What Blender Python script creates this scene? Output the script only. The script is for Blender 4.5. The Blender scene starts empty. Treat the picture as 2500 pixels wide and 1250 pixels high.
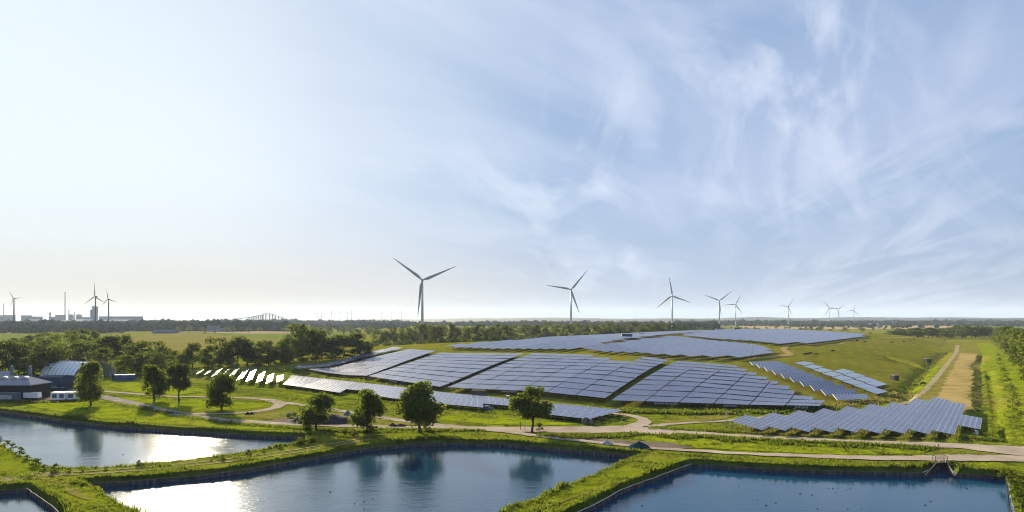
import bpy, bmesh, math, random
import numpy as np
from mathutils import Vector, Matrix, Quaternion
from mathutils.geometry import delaunay_2d_cdt
from mathutils.bvhtree import BVHTree

rnd = random.Random(11)
R = math.radians
sc = bpy.context.scene
COL = sc.collection

# ------------------------------------------------------------------ camera
FOC, CX, HY, CAMH = 1700.0, 1250.0, 778.0, 30.0      # focal length, horizon and height in photo pixels / metres
cd = bpy.data.cameras.new('camera')
cam = bpy.data.objects.new('camera', cd)
COL.objects.link(cam)
cam.location = (0, 0, CAMH)
cam.rotation_euler = (R(90), 0, 0)
cd.sensor_width = 36.0
cd.lens = 36.0 * FOC / 2500.0
cd.shift_y = (HY - 625.0) / 2500.0
cd.clip_start, cd.clip_end = 1.0, 60000.0
sc.camera = cam

# ------------------------------------------------------------------ sun, sky, exposure
SUN_AZ, SUN_EL = R(-25.5), R(17.0)                    # clockwise from the view axis
sunv = Vector((math.sin(SUN_AZ) * math.cos(SUN_EL), math.cos(SUN_AZ) * math.cos(SUN_EL), math.sin(SUN_EL)))
sl = bpy.data.lights.new('sun', 'SUN')
sl.energy, sl.angle, sl.color = 5.0, R(0.53), (1.0, 0.86, 0.62)
so = bpy.data.objects.new('sun', sl)
so.rotation_euler = (-sunv).to_track_quat('-Z', 'Y').to_euler()
COL.objects.link(so)

W = bpy.data.worlds.new('World')
sc.world = W
W.use_nodes = True
wt = W.node_tree
wt.nodes.clear()


def N(t, kind, **kw):
    n = t.nodes.new(kind)
    for k, v in kw.items():
        if k.startswith('i_'):
            n.inputs[k[2:].replace('_', ' ')].default_value = v
        else:
            setattr(n, k, v)
    return n


def MATH(t, op, a, b=None, c=None, clamp=False):
    n = t.nodes.new('ShaderNodeMath')
    n.operation = op
    n.use_clamp = clamp
    for i, v in enumerate((a, b, c)):
        if v is None:
            continue
        if isinstance(v, (int, float)):
            n.inputs[i].default_value = v
        else:
            t.links.new(v, n.inputs[i])
    return n.outputs[0]


def MIX(t, fac, a, b, blend='MIX'):
    n = t.nodes.new('ShaderNodeMix')
    n.data_type = 'RGBA'
    n.blend_type = blend
    for sock, v in ((n.inputs['Factor'], fac), (n.inputs['A'], a), (n.inputs['B'], b)):
        if isinstance(v, (int, float)):
            sock.default_value = v
        elif isinstance(v, (tuple, list)):
            sock.default_value = (*v[:3], 1.0)
        else:
            t.links.new(v, sock)
    return n.outputs['Result']


def RAMP(t, fac, stops):
    n = t.nodes.new('ShaderNodeValToRGB')
    el = n.color_ramp.elements
    while len(el) < len(stops):
        el.new(0.5)
    for e, (p, c) in zip(el, stops):
        e.position = p
        e.color = (*c, 1) if isinstance(c, (tuple, list)) else (c, c, c, 1)
    t.links.new(fac, n.inputs[0])
    return n.outputs[0]


def NOISE(t, vec, scale, detail=4.0, rough=0.55, dist=0.0, w=0.0):
    n = t.nodes.new('ShaderNodeTexNoise')
    n.inputs['Scale'].default_value = scale
    n.inputs['Detail'].default_value = detail
    n.inputs['Roughness'].default_value = rough
    n.inputs['Distortion'].default_value = dist
    if vec is not None:
        t.links.new(vec, n.inputs['Vector'])
    return n.outputs['Fac']


SKY_STRENGTH = 0.05
tc = N(wt, 'ShaderNodeTexCoord')
sky = N(wt, 'ShaderNodeTexSky', sky_type='NISHITA', sun_disc=False, sun_elevation=SUN_EL, sun_rotation=SUN_AZ,
        altitude=30.0, air_density=1.0, dust_density=0.6, ozone_density=1.6)
bg = N(wt, 'ShaderNodeBackground')
bg.inputs['Strength'].default_value = SKY_STRENGTH
wo = N(wt, 'ShaderNodeOutputWorld')
sep = N(wt, 'ShaderNodeSeparateXYZ')
wt.links.new(tc.outputs['Generated'], sep.inputs[0])
dx, dy, dz = sep.outputs
# clouds lie on a high sheet: direction / height gives the place on that sheet
zz = MATH(wt, 'ADD', MATH(wt, 'MAXIMUM', dz, 0.0), 0.13)
cxx, cyy = MATH(wt, 'DIVIDE', dx, zz), MATH(wt, 'DIVIDE', dy, zz)


def sheet(rot, sx, sy, ox, oy):
    """cloud sheet coordinates turned by rot and stretched into streaks"""
    c, s = math.cos(rot), math.sin(rot)
    a = MATH(wt, 'ADD', MATH(wt, 'MULTIPLY', cxx, c * sx), MATH(wt, 'MULTIPLY_ADD', cyy, -s * sx, ox))
    b = MATH(wt, 'ADD', MATH(wt, 'MULTIPLY', cxx, s * sy), MATH(wt, 'MULTIPLY_ADD', cyy, c * sy, oy))
    n = N(wt, 'ShaderNodeCombineXYZ')
    wt.links.new(a, n.inputs[0])
    wt.links.new(b, n.inputs[1])
    return n.outputs[0]


veil = RAMP(wt, NOISE(wt, sheet(R(-35), 0.30, 0.85, 3.1, 7.7), 1.0, 5.0, 0.50, 0.8), [(0.36, 0.0), (0.66, 1.0)])
wisp = RAMP(wt, NOISE(wt, sheet(R(-50), 0.5, 1.9, 11.2, 2.4), 1.0, 9.0, 0.60, 1.8), [(0.50, 0.0), (0.78, 1.0)])
patch = RAMP(wt, NOISE(wt, sheet(R(-20), 0.45, 0.7, 5.5, 1.2), 1.0, 3.0, 0.5, 0.3), [(0.40, 0.0), (0.62, 1.0)])
wisp = MATH(wt, 'MULTIPLY', wisp, patch)


def toward(az, el):
    """cosine of the angle to a direction of the sky"""
    v = (math.sin(az) * math.cos(el), math.cos(az) * math.cos(el), math.sin(el))
    return MATH(wt, 'MULTIPLY_ADD', dx, v[0], MATH(wt, 'MULTIPLY_ADD', dy, v[1], MATH(wt, 'MULTIPLY', dz, v[2])))


def blob(az, el, r0, r1):
    return RAMP(wt, toward(R(az), R(el)), [(math.cos(R(r1)), 0.0), (math.cos(R(r0)), 1.0)])


def mul(*v):
    o = v[0]
    for w_ in v[1:]:
        o = MATH(wt, 'MULTIPLY', o, w_)
    return o


glow = RAMP(wt, toward(R(-46), R(13)), [(0.66, 0.0), (0.86, 0.40), (0.985, 1.0)])
warm = RAMP(wt, toward(R(-34), R(0)), [(0.75, 0.0), (0.99, 1.0)])
low = RAMP(wt, dz, [(0.0, 1.0), (0.06, 0.50), (0.17, 0.0)])
verylow = RAMP(wt, dz, [(0.0, 1.0), (0.05, 0.55), (0.10, 0.18), (0.17, 0.0)])
# wisps of cirrus: thin bright fibres inside soft patches
fib1 = RAMP(wt, NOISE(wt, sheet(R(-62), 0.55, 2.6, 4.2, 9.4), 1.0, 10.0, 0.58, 1.1), [(0.47, 0.0), (0.63, 1.0)])
fib2 = RAMP(wt, NOISE(wt, sheet(R(-82), 0.6, 2.2, 1.7, 3.3), 1.0, 10.0, 0.57, 0.9), [(0.47, 0.0), (0.63, 1.0)])
soft = RAMP(wt, NOISE(wt, sheet(R(-48), 0.5, 1.1, 8.8, 0.6), 1.0, 6.0, 0.55, 1.0), [(0.38, 0.0), (0.64, 1.0)])
# high thin veil over the blue, milkier near the horizon
c0 = MIX(wt, 0.82, sky.outputs[0], (1.95, 3.0, 4.85))
c0 = MIX(wt, MATH(wt, 'MULTIPLY', low, 0.85), c0, (3.1, 3.6, 4.55))
c1 = MIX(wt, MATH(wt, 'MULTIPLY', veil, 0.40), c0, (3.8, 4.4, 6.1))
c1 = MIX(wt, mul(blob(-8, 17, 6, 26), soft, 0.36), c1, (5.3, 5.9, 7.1))
# a broad band of thin cloud crossing the right of the sky, with a clear blue edge below it
pa_ = Vector(((1800 - CX) / FOC, 1, (HY - 545) / FOC))
pb_ = Vector(((2500 - CX) / FOC, 1, (HY - 310) / FOC))
nb_ = pa_.cross(pb_).normalized()
nb_ = nb_ if nb_.z > 0 else -nb_
side = MATH(wt, 'MULTIPLY_ADD', dx, nb_.x, MATH(wt, 'MULTIPLY_ADD', dy, nb_.y, MATH(wt, 'MULTIPLY', dz, nb_.z)))
side = MATH(wt, 'ADD', side, MATH(wt, 'MULTIPLY_ADD', NOISE(wt, sheet(R(-60), 0.7, 2.0, 6.1, 4.2), 1.0, 7.0, 0.6, 0.8), 0.12, -0.06))
bandm = mul(RAMP(wt, side, [(0.0, 0.0), (0.035, 1.0)]), RAMP(wt, side, [(0.06, 1.0), (0.22, 0.25)]))
c1 = MIX(wt, mul(blob(28, 14, 8, 24), bandm, 0.42), c1, (4.4, 4.9, 6.5))
c2 = MIX(wt, mul(wisp, 0.35), c1, (6.3, 6.7, 7.7))
c2 = MIX(wt, mul(fib1, blob(20, 20, 4, 16), 0.52), c2, (6.3, 6.7, 7.8))
c2 = MIX(wt, mul(fib2, blob(6, 11, 3, 12), 0.52), c2, (6.3, 6.8, 7.7))
c2 = MIX(wt, mul(fib2, blob(28, 6, 3, 13), 0.35), c2, (6.2, 6.5, 7.3))
c3 = MIX(wt, MATH(wt, 'MULTIPLY', glow, 0.88), c2, (6.5, 7.25, 7.6))
c4 = MIX(wt, MATH(wt, 'MULTIPLY', MATH(wt, 'MULTIPLY', warm, verylow), 0.95), c3, (5.2, 4.5, 3.4))
c4 = MIX(wt, 1.0, c4, (0.90, 0.90, 0.90), 'MULTIPLY')
wt.links.new(c4, bg.inputs['Color'])
wt.links.new(bg.outputs[0], wo.inputs[0])

sc.view_settings.view_transform = 'Standard'
sc.view_settings.look = 'None'
sc.view_settings.exposure = 1.6
sc.view_settings.gamma = 1.0
sc.view_settings.use_curve_mapping = False
sc.render.engine = 'CYCLES'
sc.cycles.use_denoising = True
sc.cycles.filter_width = 1.1
sc.cycles.max_bounces = 6
sc.cycles.transparent_max_bounces = 6
sc.cycles.volume_bounces = 0
sc.cycles.sample_clamp_indirect = 6.0
sc.cycles.caustics_reflective = False
sc.cycles.caustics_refractive = False


# ------------------------------------------------------------------ places: a photo pixel and a height give a point of the world
def gp(px, py, z=0.0):
    Y = (CAMH - z) * FOC / (py - HY)
    return Vector(((px - CX) / FOC * Y, Y, z))


def at(px, Y, z=0.0):
    return Vector(((px - CX) / FOC * Y, Y, z))


def polydist(poly, x, y):
    """signed distance to a polygon's outline, positive inside (numpy arrays)"""
    P = np.array([(p[0], p[1]) for p in poly])
    Q = np.roll(P, -1, 0)
    d = np.full(x.shape, 1e18)
    ins = np.zeros(x.shape, bool)
    for (ax, ay), (bx, by) in zip(P, Q):
        ex, ey = bx - ax, by - ay
        t = np.clip(((x - ax) * ex + (y - ay) * ey) / (ex * ex + ey * ey + 1e-12), 0, 1)
        d = np.minimum(d, (x - ax - t * ex) ** 2 + (y - ay - t * ey) ** 2)
        ins ^= ((ay > y) != (by > y)) & (x < (bx - ax) * (y - ay) / (by - ay + 1e-12) + ax)
    d = np.sqrt(d)
    return np.where(ins, d, -d)


def linedist(line, x, y):
    d = np.full(x.shape, 1e18)
    for a, b in zip(line, line[1:]):
        ex, ey = b[0] - a[0], b[1] - a[1]
        t = np.clip(((x - a[0]) * ex + (y - a[1]) * ey) / (ex * ex + ey * ey + 1e-12), 0, 1)
        d = np.minimum(d, (x - a[0] - t * ex) ** 2 + (y - a[1] - t * ey) ** 2)
    return np.sqrt(d)


MOUND = [gp(690, 912), gp(840, 927), gp(1080, 960), gp(1250, 987), gp(1500, 1003), gp(1800, 1004), gp(2050, 987), gp(2185, 968),
         gp(2262, 898), gp(2312, 852), gp(2335, 838), (620, 1000), (430, 1180), (220, 1130), (70, 900), (-40, 710), (-130, 610), (-185, 540), (-190, 470)]
SPUR = [gp(425, 921), gp(500, 930), gp(600, 943), gp(700, 955), gp(740, 940), (-60, 430), (-120, 520), (-240, 520), (-300, 440)]
DITCHES = [  # (line, depth, half width)
    ([gp(2398, 868), gp(2392, 884), gp(2384, 893), gp(2392, 905), gp(2394, 925), gp(2394, 960), gp(2398, 1010), gp(2402, 1060)], 1.3, 1.8),
    ([gp(2412, 905), gp(2418, 930), gp(2421, 945), gp(2428, 980), gp(2434, 1035), gp(2440, 1070)], 1.4, 1.4),
    ([gp(2310, 862), gp(2280, 885), gp(2255, 908), gp(2225, 940), gp(2200, 975)], 1.5, 3.0),
    ([gp(2160, 882), gp(2200, 888), gp(2250, 897)], 1.2, 2.5),
]


def ground_h(x, y):
    x = np.asarray(x, float)
    y = np.asarray(y, float)

    def prof(D, s, k, brk, s2, sm):
        D = np.maximum(D, 0)
        a = s * (np.sqrt(D * D + k * k) - k)
        b = s * (brk - k) + s2 * (D - brk)
        return -sm * np.log(np.exp(-a / sm) + np.exp(-b / sm)) + sm * np.log(1 + np.exp(-(s * (brk - k) - s2 * brk) / sm))
    h = prof(polydist(MOUND, x, y), 0.155, 6.0, 80.0, 0.028, 4.0)
    h = np.maximum(h, prof(polydist(SPUR, x, y), 0.10, 3.0, 45.0, 0.01, 1.0))
    for line, dep, hw in DITCHES:
        d = linedist(line, x, y)
        h = h - dep * np.clip(1.35 - d / hw, 0, 1)
    return h


def gh(x, y):
    return float(ground_h(np.array([x]), np.array([y]))[0])


_Y = np.concatenate([np.arange(85, 700, 1.0), np.arange(700, 1600, 4.0)])


def hit(px, py, off=0.0):
    """the point where the sight line through a photo pixel first comes within off of the ground"""
    X = (px - CX) / FOC * _Y
    ray = CAMH - (py - HY) / FOC * _Y
    gap = ray - ground_h(X, _Y) - off
    k = np.nonzero(gap <= 0)[0]
    i = int(k[0]) if len(k) else int(np.argmin(gap))
    Yh = _Y[i]
    if len(k) and i > 0:
        g0, g1 = gap[i - 1], gap[i]
        Yh = _Y[i - 1] + (_Y[i] - _Y[i - 1]) * g0 / (g0 - g1)
    x = (px - CX) / FOC * Yh
    return Vector((x, Yh, gh(x, Yh)))


# ------------------------------------------------------------------ mesh and object helpers
class MB:
    """collects vertices and faces for ONE mesh object"""

    def __init__(self):
        self.v, self.f, self.m, self.s = [], [], [], []

    def poly(self, pts, mat=0, smooth=False):
        i = len(self.v)
        self.v += [tuple(p) for p in pts]
        self.f.append(tuple(range(i, i + len(pts))))
        self.m.append(mat)
        self.s.append(smooth)

    def faces(self, verts, faces, mat=0, smooth=False):
        i = len(self.v)
        self.v += [tuple(p) for p in verts]
        for f in faces:
            self.f.append(tuple(i + k for k in f))
            self.m.append(mat)
            self.s.append(smooth)

    def box(self, c, size, mat=0, rz=0.0, top=1.0):
        """box standing on c (centre of its base); top scales the upper face"""
        sx, sy, sz = size[0] / 2, size[1] / 2, size[2]
        ca, sa = math.cos(rz), math.sin(rz)
        vs = []
        for z, k in ((0, 1.0), (sz, top)):
            for x, y in ((-sx, -sy), (sx, -sy), (sx, sy), (-sx, sy)):
                x, y = x * k, y * k
                vs.append((c[0] + x * ca - y * sa, c[1] + x * sa + y * ca, c[2] + z))
        self.faces(vs, [(0, 3, 2, 1), (4, 5, 6, 7), (0, 1, 5, 4), (1, 2, 6, 5), (2, 3, 7, 6), (3, 0, 4, 7)], mat)

    def bar(self, a, b, w, mat=0, h=None):
        """square bar from a to b"""
        a, b = Vector(a), Vector(b)
        d = (b - a).normalized()
        up = Vector((0, 0, 1)) if abs(d.z) < 0.9 else Vector((0, 1, 0))
        s = d.cross(up).normalized() * (w / 2)
        u = s.cross(d).normalized() * ((h or w) / 2)
        vs = [p + i * s + j * u for p in (a, b) for i, j in ((-1, -1), (1, -1), (1, 1), (-1, 1))]
        self.faces(vs, [(0, 1, 2, 3), (7, 6, 5, 4), (0, 4, 5, 1), (1, 5, 6, 2), (2, 6, 7, 3), (3, 7, 4, 0)], mat)

    def tube(self, pts, rads, n=8, mat=0, smooth=True, cap=True):
        rings = []
        for i, p in enumerate(pts):
            p = Vector(p)
            a = Vector(pts[max(0, i - 1)])
            b = Vector(pts[min(len(pts) - 1, i + 1)])
            d = (b - a).normalized()
            up = Vector((0, 0, 1)) if abs(d.z) < 0.95 else Vector((0, 1, 0))
            s = d.cross(up).normalized()
            u = s.cross(d).normalized()
            rings.append([p + (s * math.cos(2 * math.pi * k / n) + u * math.sin(2 * math.pi * k / n)) * rads[i] for k in range(n)])
        base = len(self.v)
        for r in rings:
            self.v += [tuple(q) for q in r]
        for i in range(len(rings) - 1):
            for k in range(n):
                k2 = (k + 1) % n
                self.f.append((base + i * n + k, base + i * n + k2, base + (i + 1) * n + k2, base + (i + 1) * n + k))
                self.m.append(mat)
                self.s.append(smooth)
        if cap:
            self.f.append(tuple(base + k for k in reversed(range(n))))
            self.f.append(tuple(base + (len(rings) - 1) * n + k for k in range(n)))
            self.m += [mat, mat]
            self.s += [False, False]

    def mesh(self, name, mats):
        me = bpy.data.meshes.new(name)
        me.from_pydata(self.v, [], self.f)
        for m in (mats if isinstance(mats, (list, tuple)) else [mats]):
            me.materials.append(m)
        me.polygons.foreach_set('material_index', self.m)
        me.polygons.foreach_set('use_smooth', self.s)
        me.update()
        return me

    def build(self, name, mats, parent=None):
        return obj(name, self.mesh(name, mats), parent)


def obj(name, data, parent=None, loc=None):
    o = bpy.data.objects.new(name, data)
    COL.objects.link(o)
    if parent is not None:
        o.parent = parent
    if loc is not None:
        o.location = loc
    return o


def tag(o, label=None, cat=None, group=None, kind=None):
    for k, v in (('label', label), ('category', cat), ('group', group), ('kind', kind)):
        if v:
            o[k] = v
    return o


def thing(name, label, cat, loc=(0, 0, 0), rz=0.0, group=None, scale=None):
    o = obj(name, None, None, loc)
    o.rotation_euler = (0, 0, rz)
    if scale is not None:
        o.scale = scale if isinstance(scale, (tuple, list)) else (scale,) * 3
    return tag(o, label, cat, group)


def rel(parent, mb):
    """shift a builder's world points so that it can hang under an unrotated parent"""
    l = parent.location
    mb.v = [(p[0] - l.x, p[1] - l.y, p[2] - l.z) for p in mb.v]
    return mb


ORD = ['first', 'second', 'third', 'fourth', 'fifth', 'sixth', 'seventh', 'eighth', 'ninth', 'tenth', 'eleventh', 'twelfth', 'thirteenth', 'fourteenth',
       'fifteenth', 'sixteenth', 'seventeenth', 'eighteenth', 'nineteenth', 'twentieth']


def nth(i):
    """zero-based ordinal in words"""
    i += 1
    if i <= 20:
        return ORD[i - 1]
    tens = ['', '', 'twent', 'thirt', 'fort', 'fift', 'sixt', 'sevent', 'eight', 'ninet'][i // 10]
    return tens + 'ieth' if i % 10 == 0 else tens + 'y-' + ORD[i % 10 - 1]


# ------------------------------------------------------------------ materials
def mat(name):
    m = bpy.data.materials.new(name)
    m.use_nodes = True
    t = m.node_tree
    b = t.nodes['Principled BSDF']
    return m, t, b


def setc(t, b, col, rough=0.7, metal=0.0, spec=0.4):
    if isinstance(col, (tuple, list)):
        b.inputs['Base Color'].default_value = (*col, 1)
    else:
        t.links.new(col, b.inputs['Base Color'])
    b.inputs['Roughness'].default_value = rough
    b.inputs['Metallic'].default_value = metal
    b.inputs['Specular IOR Level'].default_value = spec


def wpos(t):
    return t.nodes.new('ShaderNodeNewGeometry').outputs['Position']


def stretch(t, vec, rot, s):
    m = t.nodes.new('ShaderNodeMapping')
    m.inputs['Rotation'].default_value = (0, 0, rot)
    m.inputs['Scale'].default_value = s
    t.links.new(vec, m.inputs['Vector'])
    return m.outputs[0]


def bump(t, b, h, strength, dist):
    n = t.nodes.new('ShaderNodeBump')
    n.inputs['Strength'].default_value = strength
    n.inputs['Distance'].default_value = dist
    t.links.new(h, n.inputs['Height'])
    t.links.new(n.outputs[0], b.inputs['Normal'])


def plain(name, col, rough=0.7, metal=0.0, spec=0.12, var=0.25, scale=0.6, relief=0.0):
    """one colour broken up by soft wear"""
    m, t, b = mat(name)
    p = wpos(t)
    n = NOISE(t, p, scale, 5.0, 0.6)
    k = RAMP(t, n, [(0.3, tuple(c * (1 - var) for c in col)), (0.7, tuple(min(1, c * (1 + var)) for c in col))])
    setc(t, b, k, rough, metal, spec)
    if relief:
        bump(t, b, NOISE(t, p, scale * 6, 6.0, 0.6), 0.6, relief)
    return m


def grass_mat(name, dark, mid, dry, dryness=0.5, rows=None, relief=0.25):
    m, t, b = mat(name)
    p = wpos(t)
    big = NOISE(t, p, 0.018, 4.0, 0.55, 0.4)
    med = NOISE(t, p, 0.16, 5.0, 0.6, 0.6)
    fine = NOISE(t, p, 1.1, 5.0, 0.7)
    c = RAMP(t, med, [(0.36, dark), (0.52, mid), (0.68, tuple(v * 1.2 for v in mid))])
    k = RAMP(t, MATH(t, 'ADD', MATH(t, 'MULTIPLY', big, 0.7), MATH(t, 'MULTIPLY', fine, 0.3)), [(0.62 - 0.28 * dryness, 0.0), (0.78 - 0.22 * dryness, 1.0)])
    c = MIX(t, MATH(t, 'MULTIPLY', k, 0.85), c, dry)
    c = MIX(t, RAMP(t, fine, [(0.35, 0.55), (0.6, 0.0)]), c, tuple(v * 0.6 for v in dark))
    h = MATH(t, 'ADD', MATH(t, 'MULTIPLY', med, 0.6), MATH(t, 'MULTIPLY', fine, 0.4))
    if rows is not None:
        ang, pitch = rows
        w = t.nodes.new('ShaderNodeTexWave')
        w.inputs['Scale'].default_value = 0.314 / pitch
        w.inputs['Distortion'].default_value = 3.0
        w.inputs['Detail'].default_value = 2.0
        w.inputs['Detail Scale'].default_value = 0.6
        t.links.new(stretch(t, p, ang, (1, 1, 1)), w.inputs['Vector'])
        c = MIX(t, MATH(t, 'MULTIPLY', w.outputs['Fac'], 0.45), c, tuple(v * 0.55 for v in dry))
    setc(t, b, c, 0.95, 0.0, 0.0)
    bump(t, b, h, 0.9, relief)
    return m


M = {}
M['grass'] = grass_mat('grass', (0.065, 0.092, 0.008), (0.172, 0.202, 0.010), (0.24, 0.195, 0.045), 0.45, None, 1.0)
M['meadow'] = grass_mat('meadow', (0.095, 0.115, 0.010), (0.185, 0.19, 0.011), (0.25, 0.205, 0.04), 0.5, (R(25), 9.0), 0.6)
M['field_dry'] = grass_mat('field_dry', (0.13, 0.13, 0.025), (0.19, 0.18, 0.03), (0.25, 0.20, 0.06), 0.6, (R(70), 11.0), 0.4)
M['field_green'] = grass_mat('field_green', (0.09, 0.13, 0.015), (0.15, 0.19, 0.02), (0.2, 0.18, 0.04), 0.3, (R(15), 14.0), 0.4)
M['stubble'] = grass_mat('stubble', (0.23, 0.175, 0.06), (0.35, 0.265, 0.095), (0.42, 0.32, 0.13), 0.6, (R(-27), 3.5), 0.3)
M['stubble_far'] = grass_mat('stubble_far', (0.24, 0.17, 0.09), (0.33, 0.25, 0.13), (0.40, 0.31, 0.17), 0.6, None, 0.3)
M['lawn'] = grass_mat('lawn', (0.11, 0.15, 0.006), (0.215, 0.25, 0.008), (0.24, 0.21, 0.03), 0.22, None, 0.8)
M['bank'] = grass_mat('bank', (0.030, 0.045, 0.008), (0.065, 0.085, 0.012), (0.10, 0.085, 0.03), 0.35, None, 0.5)


def gravel_mat(name, col, tracks=True):
    m, t, b = mat(name)
    p = wpos(t)
    a = NOISE(t, p, 0.12, 5.0, 0.6, 0.6)
    f = NOISE(t, p, 1.6, 6.0, 0.7)
    c = RAMP(t, a, [(0.3, tuple(v * 0.70 for v in col)), (0.7, tuple(v * 1.2 for v in col))])
    c = MIX(t, RAMP(t, f, [(0.4, 0.35), (0.62, 0.0)]), c, tuple(v * 0.62 for v in col))
    if tracks:
        s = NOISE(t, stretch(t, p, R(4), (0.05, 0.8, 1)), 1.0, 4.0, 0.6, 0.4)
        c = MIX(t, RAMP(t, s, [(0.55, 0.0), (0.72, 0.45)]), c, tuple(v * 1.3 for v in col))
    setc(t, b, c, 0.95, 0.0, 0.0)
    bump(t, b, f, 0.5, 0.06)
    return m


M['gravel'] = gravel_mat('gravel', (0.34, 0.28, 0.225))
M['asphalt'] = gravel_mat('asphalt', (0.27, 0.24, 0.21), False)
M['track'] = gravel_mat('track', (0.29, 0.24, 0.145))
M['dirt'] = gravel_mat('dirt', (0.16, 0.13, 0.10), False)
M['timber'] = plain('timber', (0.085, 0.075, 0.070), 0.8, var=0.45, scale=0.9, relief=0.05)
M['timber_light'] = plain('timber_light', (0.13, 0.12, 0.12), 0.8, var=0.4, scale=1.3, relief=0.05)
M['concrete'] = plain('concrete', (0.24, 0.215, 0.185), 0.85, var=0.25, scale=0.8, relief=0.03)
M['brick_dark'] = plain('brick_dark', (0.075, 0.045, 0.038), 0.85, var=0.35, scale=2.0, relief=0.03)
M['black'] = plain('black', (0.018, 0.019, 0.021), 0.7, var=0.3)
M['steel'] = plain('steel', (0.10, 0.105, 0.11), 0.5, 0.6, var=0.2)
M['galv'] = plain('galv', (0.36, 0.36, 0.36), 0.6, 0.0, var=0.15)
M['white'] = plain('white', (0.78, 0.78, 0.76), 0.45, var=0.06)
M['turbine'] = plain('turbine', (0.40, 0.46, 0.50), 0.35, var=0.05, scale=0.1)
M['blade'] = plain('blade', (0.30, 0.34, 0.38), 0.35, var=0.05, scale=0.1)
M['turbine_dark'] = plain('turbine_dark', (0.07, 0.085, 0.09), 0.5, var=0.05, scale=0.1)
M['tent'] = plain('tent', (0.74, 0.77, 0.80), 0.4, var=0.08, scale=0.3, spec=0.3)
M['blue'] = plain('blue', (0.03, 0.08, 0.22), 0.5, var=0.25)
M['navy'] = plain('navy', (0.030, 0.045, 0.075), 0.9, spec=0.0, var=0.2)
M['roof_grey'] = plain('roof_grey', (0.27, 0.27, 0.31), 0.95, spec=0.0, var=0.12, scale=0.4)
M['roof_red'] = plain('roof_red', (0.22, 0.07, 0.04), 0.7, var=0.2)
M['slate'] = plain('slate', (0.10, 0.13, 0.16), 0.55, var=0.2)
M['teal'] = plain('teal', (0.03, 0.16, 0.20), 0.5, var=0.2)
M['rock'] = plain('rock', (0.13, 0.12, 0.12), 0.9, var=0.5, scale=1.2, relief=0.2)
M['soil'] = plain('soil', (0.035, 0.030, 0.030), 0.95, var=0.4, scale=0.8, relief=0.3)
M['chips'] = plain('chips', (0.30, 0.30, 0.33), 0.9, var=0.3, scale=2.0, relief=0.1)
M['tarp'] = plain('tarp', (0.018, 0.045, 0.062), 0.9, spec=0.0, var=0.4, scale=1.0, relief=0.1)
M['glass_dark'] = plain('glass_dark', (0.02, 0.025, 0.03), 0.08, var=0.1, spec=0.6)
M['rubber'] = plain('rubber', (0.02, 0.02, 0.02), 0.9, var=0.1)
M['cowhide'] = plain('cowhide', (0.030, 0.022, 0.018), 0.8, var=0.4, scale=0.5)
M['duck'] = plain('duck', (0.030, 0.026, 0.022), 0.7, var=0.4, scale=3)
M['bark'] = plain('bark', (0.060, 0.045, 0.032), 0.9, var=0.35, scale=1.5, relief=0.1)
M['industry'] = plain('industry', (0.13, 0.16, 0.21), 0.7, var=0.12, scale=0.02)
M['industry_dark'] = plain('industry_dark', (0.035, 0.033, 0.04), 0.8, var=0.2, scale=0.02)
M['far_roof'] = plain('far_roof', (0.55, 0.56, 0.58), 0.5, var=0.15, scale=0.05)
M['rust'] = plain('rust', (0.16, 0.08, 0.05), 0.8, var=0.3)


def leaf_mat(name, dark, light, trans=0.45):
    m, t, b = mat(name)
    oi = t.nodes.new('ShaderNodeObjectInfo').outputs['Random']
    geo = t.nodes.new('ShaderNodeNewGeometry')
    n = NOISE(t, geo.outputs['Position'], 0.33, 3.0, 0.6)
    k = MATH(t, 'ADD', MATH(t, 'MULTIPLY', n, 0.55), MATH(t, 'ADD', MATH(t, 'MULTIPLY', oi, 0.22), MATH(t, 'MULTIPLY', geo.outputs['Random Per Island'], 0.22)))
    c = RAMP(t, k, [(0.30, dark), (0.72, light)])
    setc(t, b, c, 0.7, 0.0, 0.0)
    tr = t.nodes.new('ShaderNodeBsdfTranslucent')
    t.links.new(MIX(t, 0.55, c, (0.16, 0.20, 0.015)), tr.inputs['Color'])
    mx = t.nodes.new('ShaderNodeMixShader')
    mx.inputs[0].default_value = trans
    t.links.new(b.outputs[0], mx.inputs[1])
    t.links.new(tr.outputs[0], mx.inputs[2])
    t.links.new(mx.outputs[0], t.nodes['Material Output'].inputs['Surface'])
    return m


M['leaf'] = leaf_mat('leaf', (0.034, 0.052, 0.010), (0.110, 0.135, 0.020), 0.58)
M['leaf_deep'] = leaf_mat('leaf_deep', (0.026, 0.040, 0.011), (0.090, 0.110, 0.024), 0.50)
M['leaf_bright'] = leaf_mat('leaf_bright', (0.045, 0.065, 0.008), (0.105, 0.125, 0.014), 0.5)
M['leaf_olive'] = leaf_mat('leaf_olive', (0.034, 0.044, 0.014), (0.085, 0.088, 0.030), 0.4)
M['far_leaf'] = leaf_mat('far_leaf', (0.014, 0.024, 0.012), (0.036, 0.046, 0.020), 0.15)
M['blade_grass'] = leaf_mat('blade_grass', (0.055, 0.080, 0.008), (0.150, 0.170, 0.014), 0.55)
M['blade_dry'] = leaf_mat('blade_dry', (0.14, 0.12, 0.04), (0.26, 0.20, 0.08), 0.5)


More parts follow.
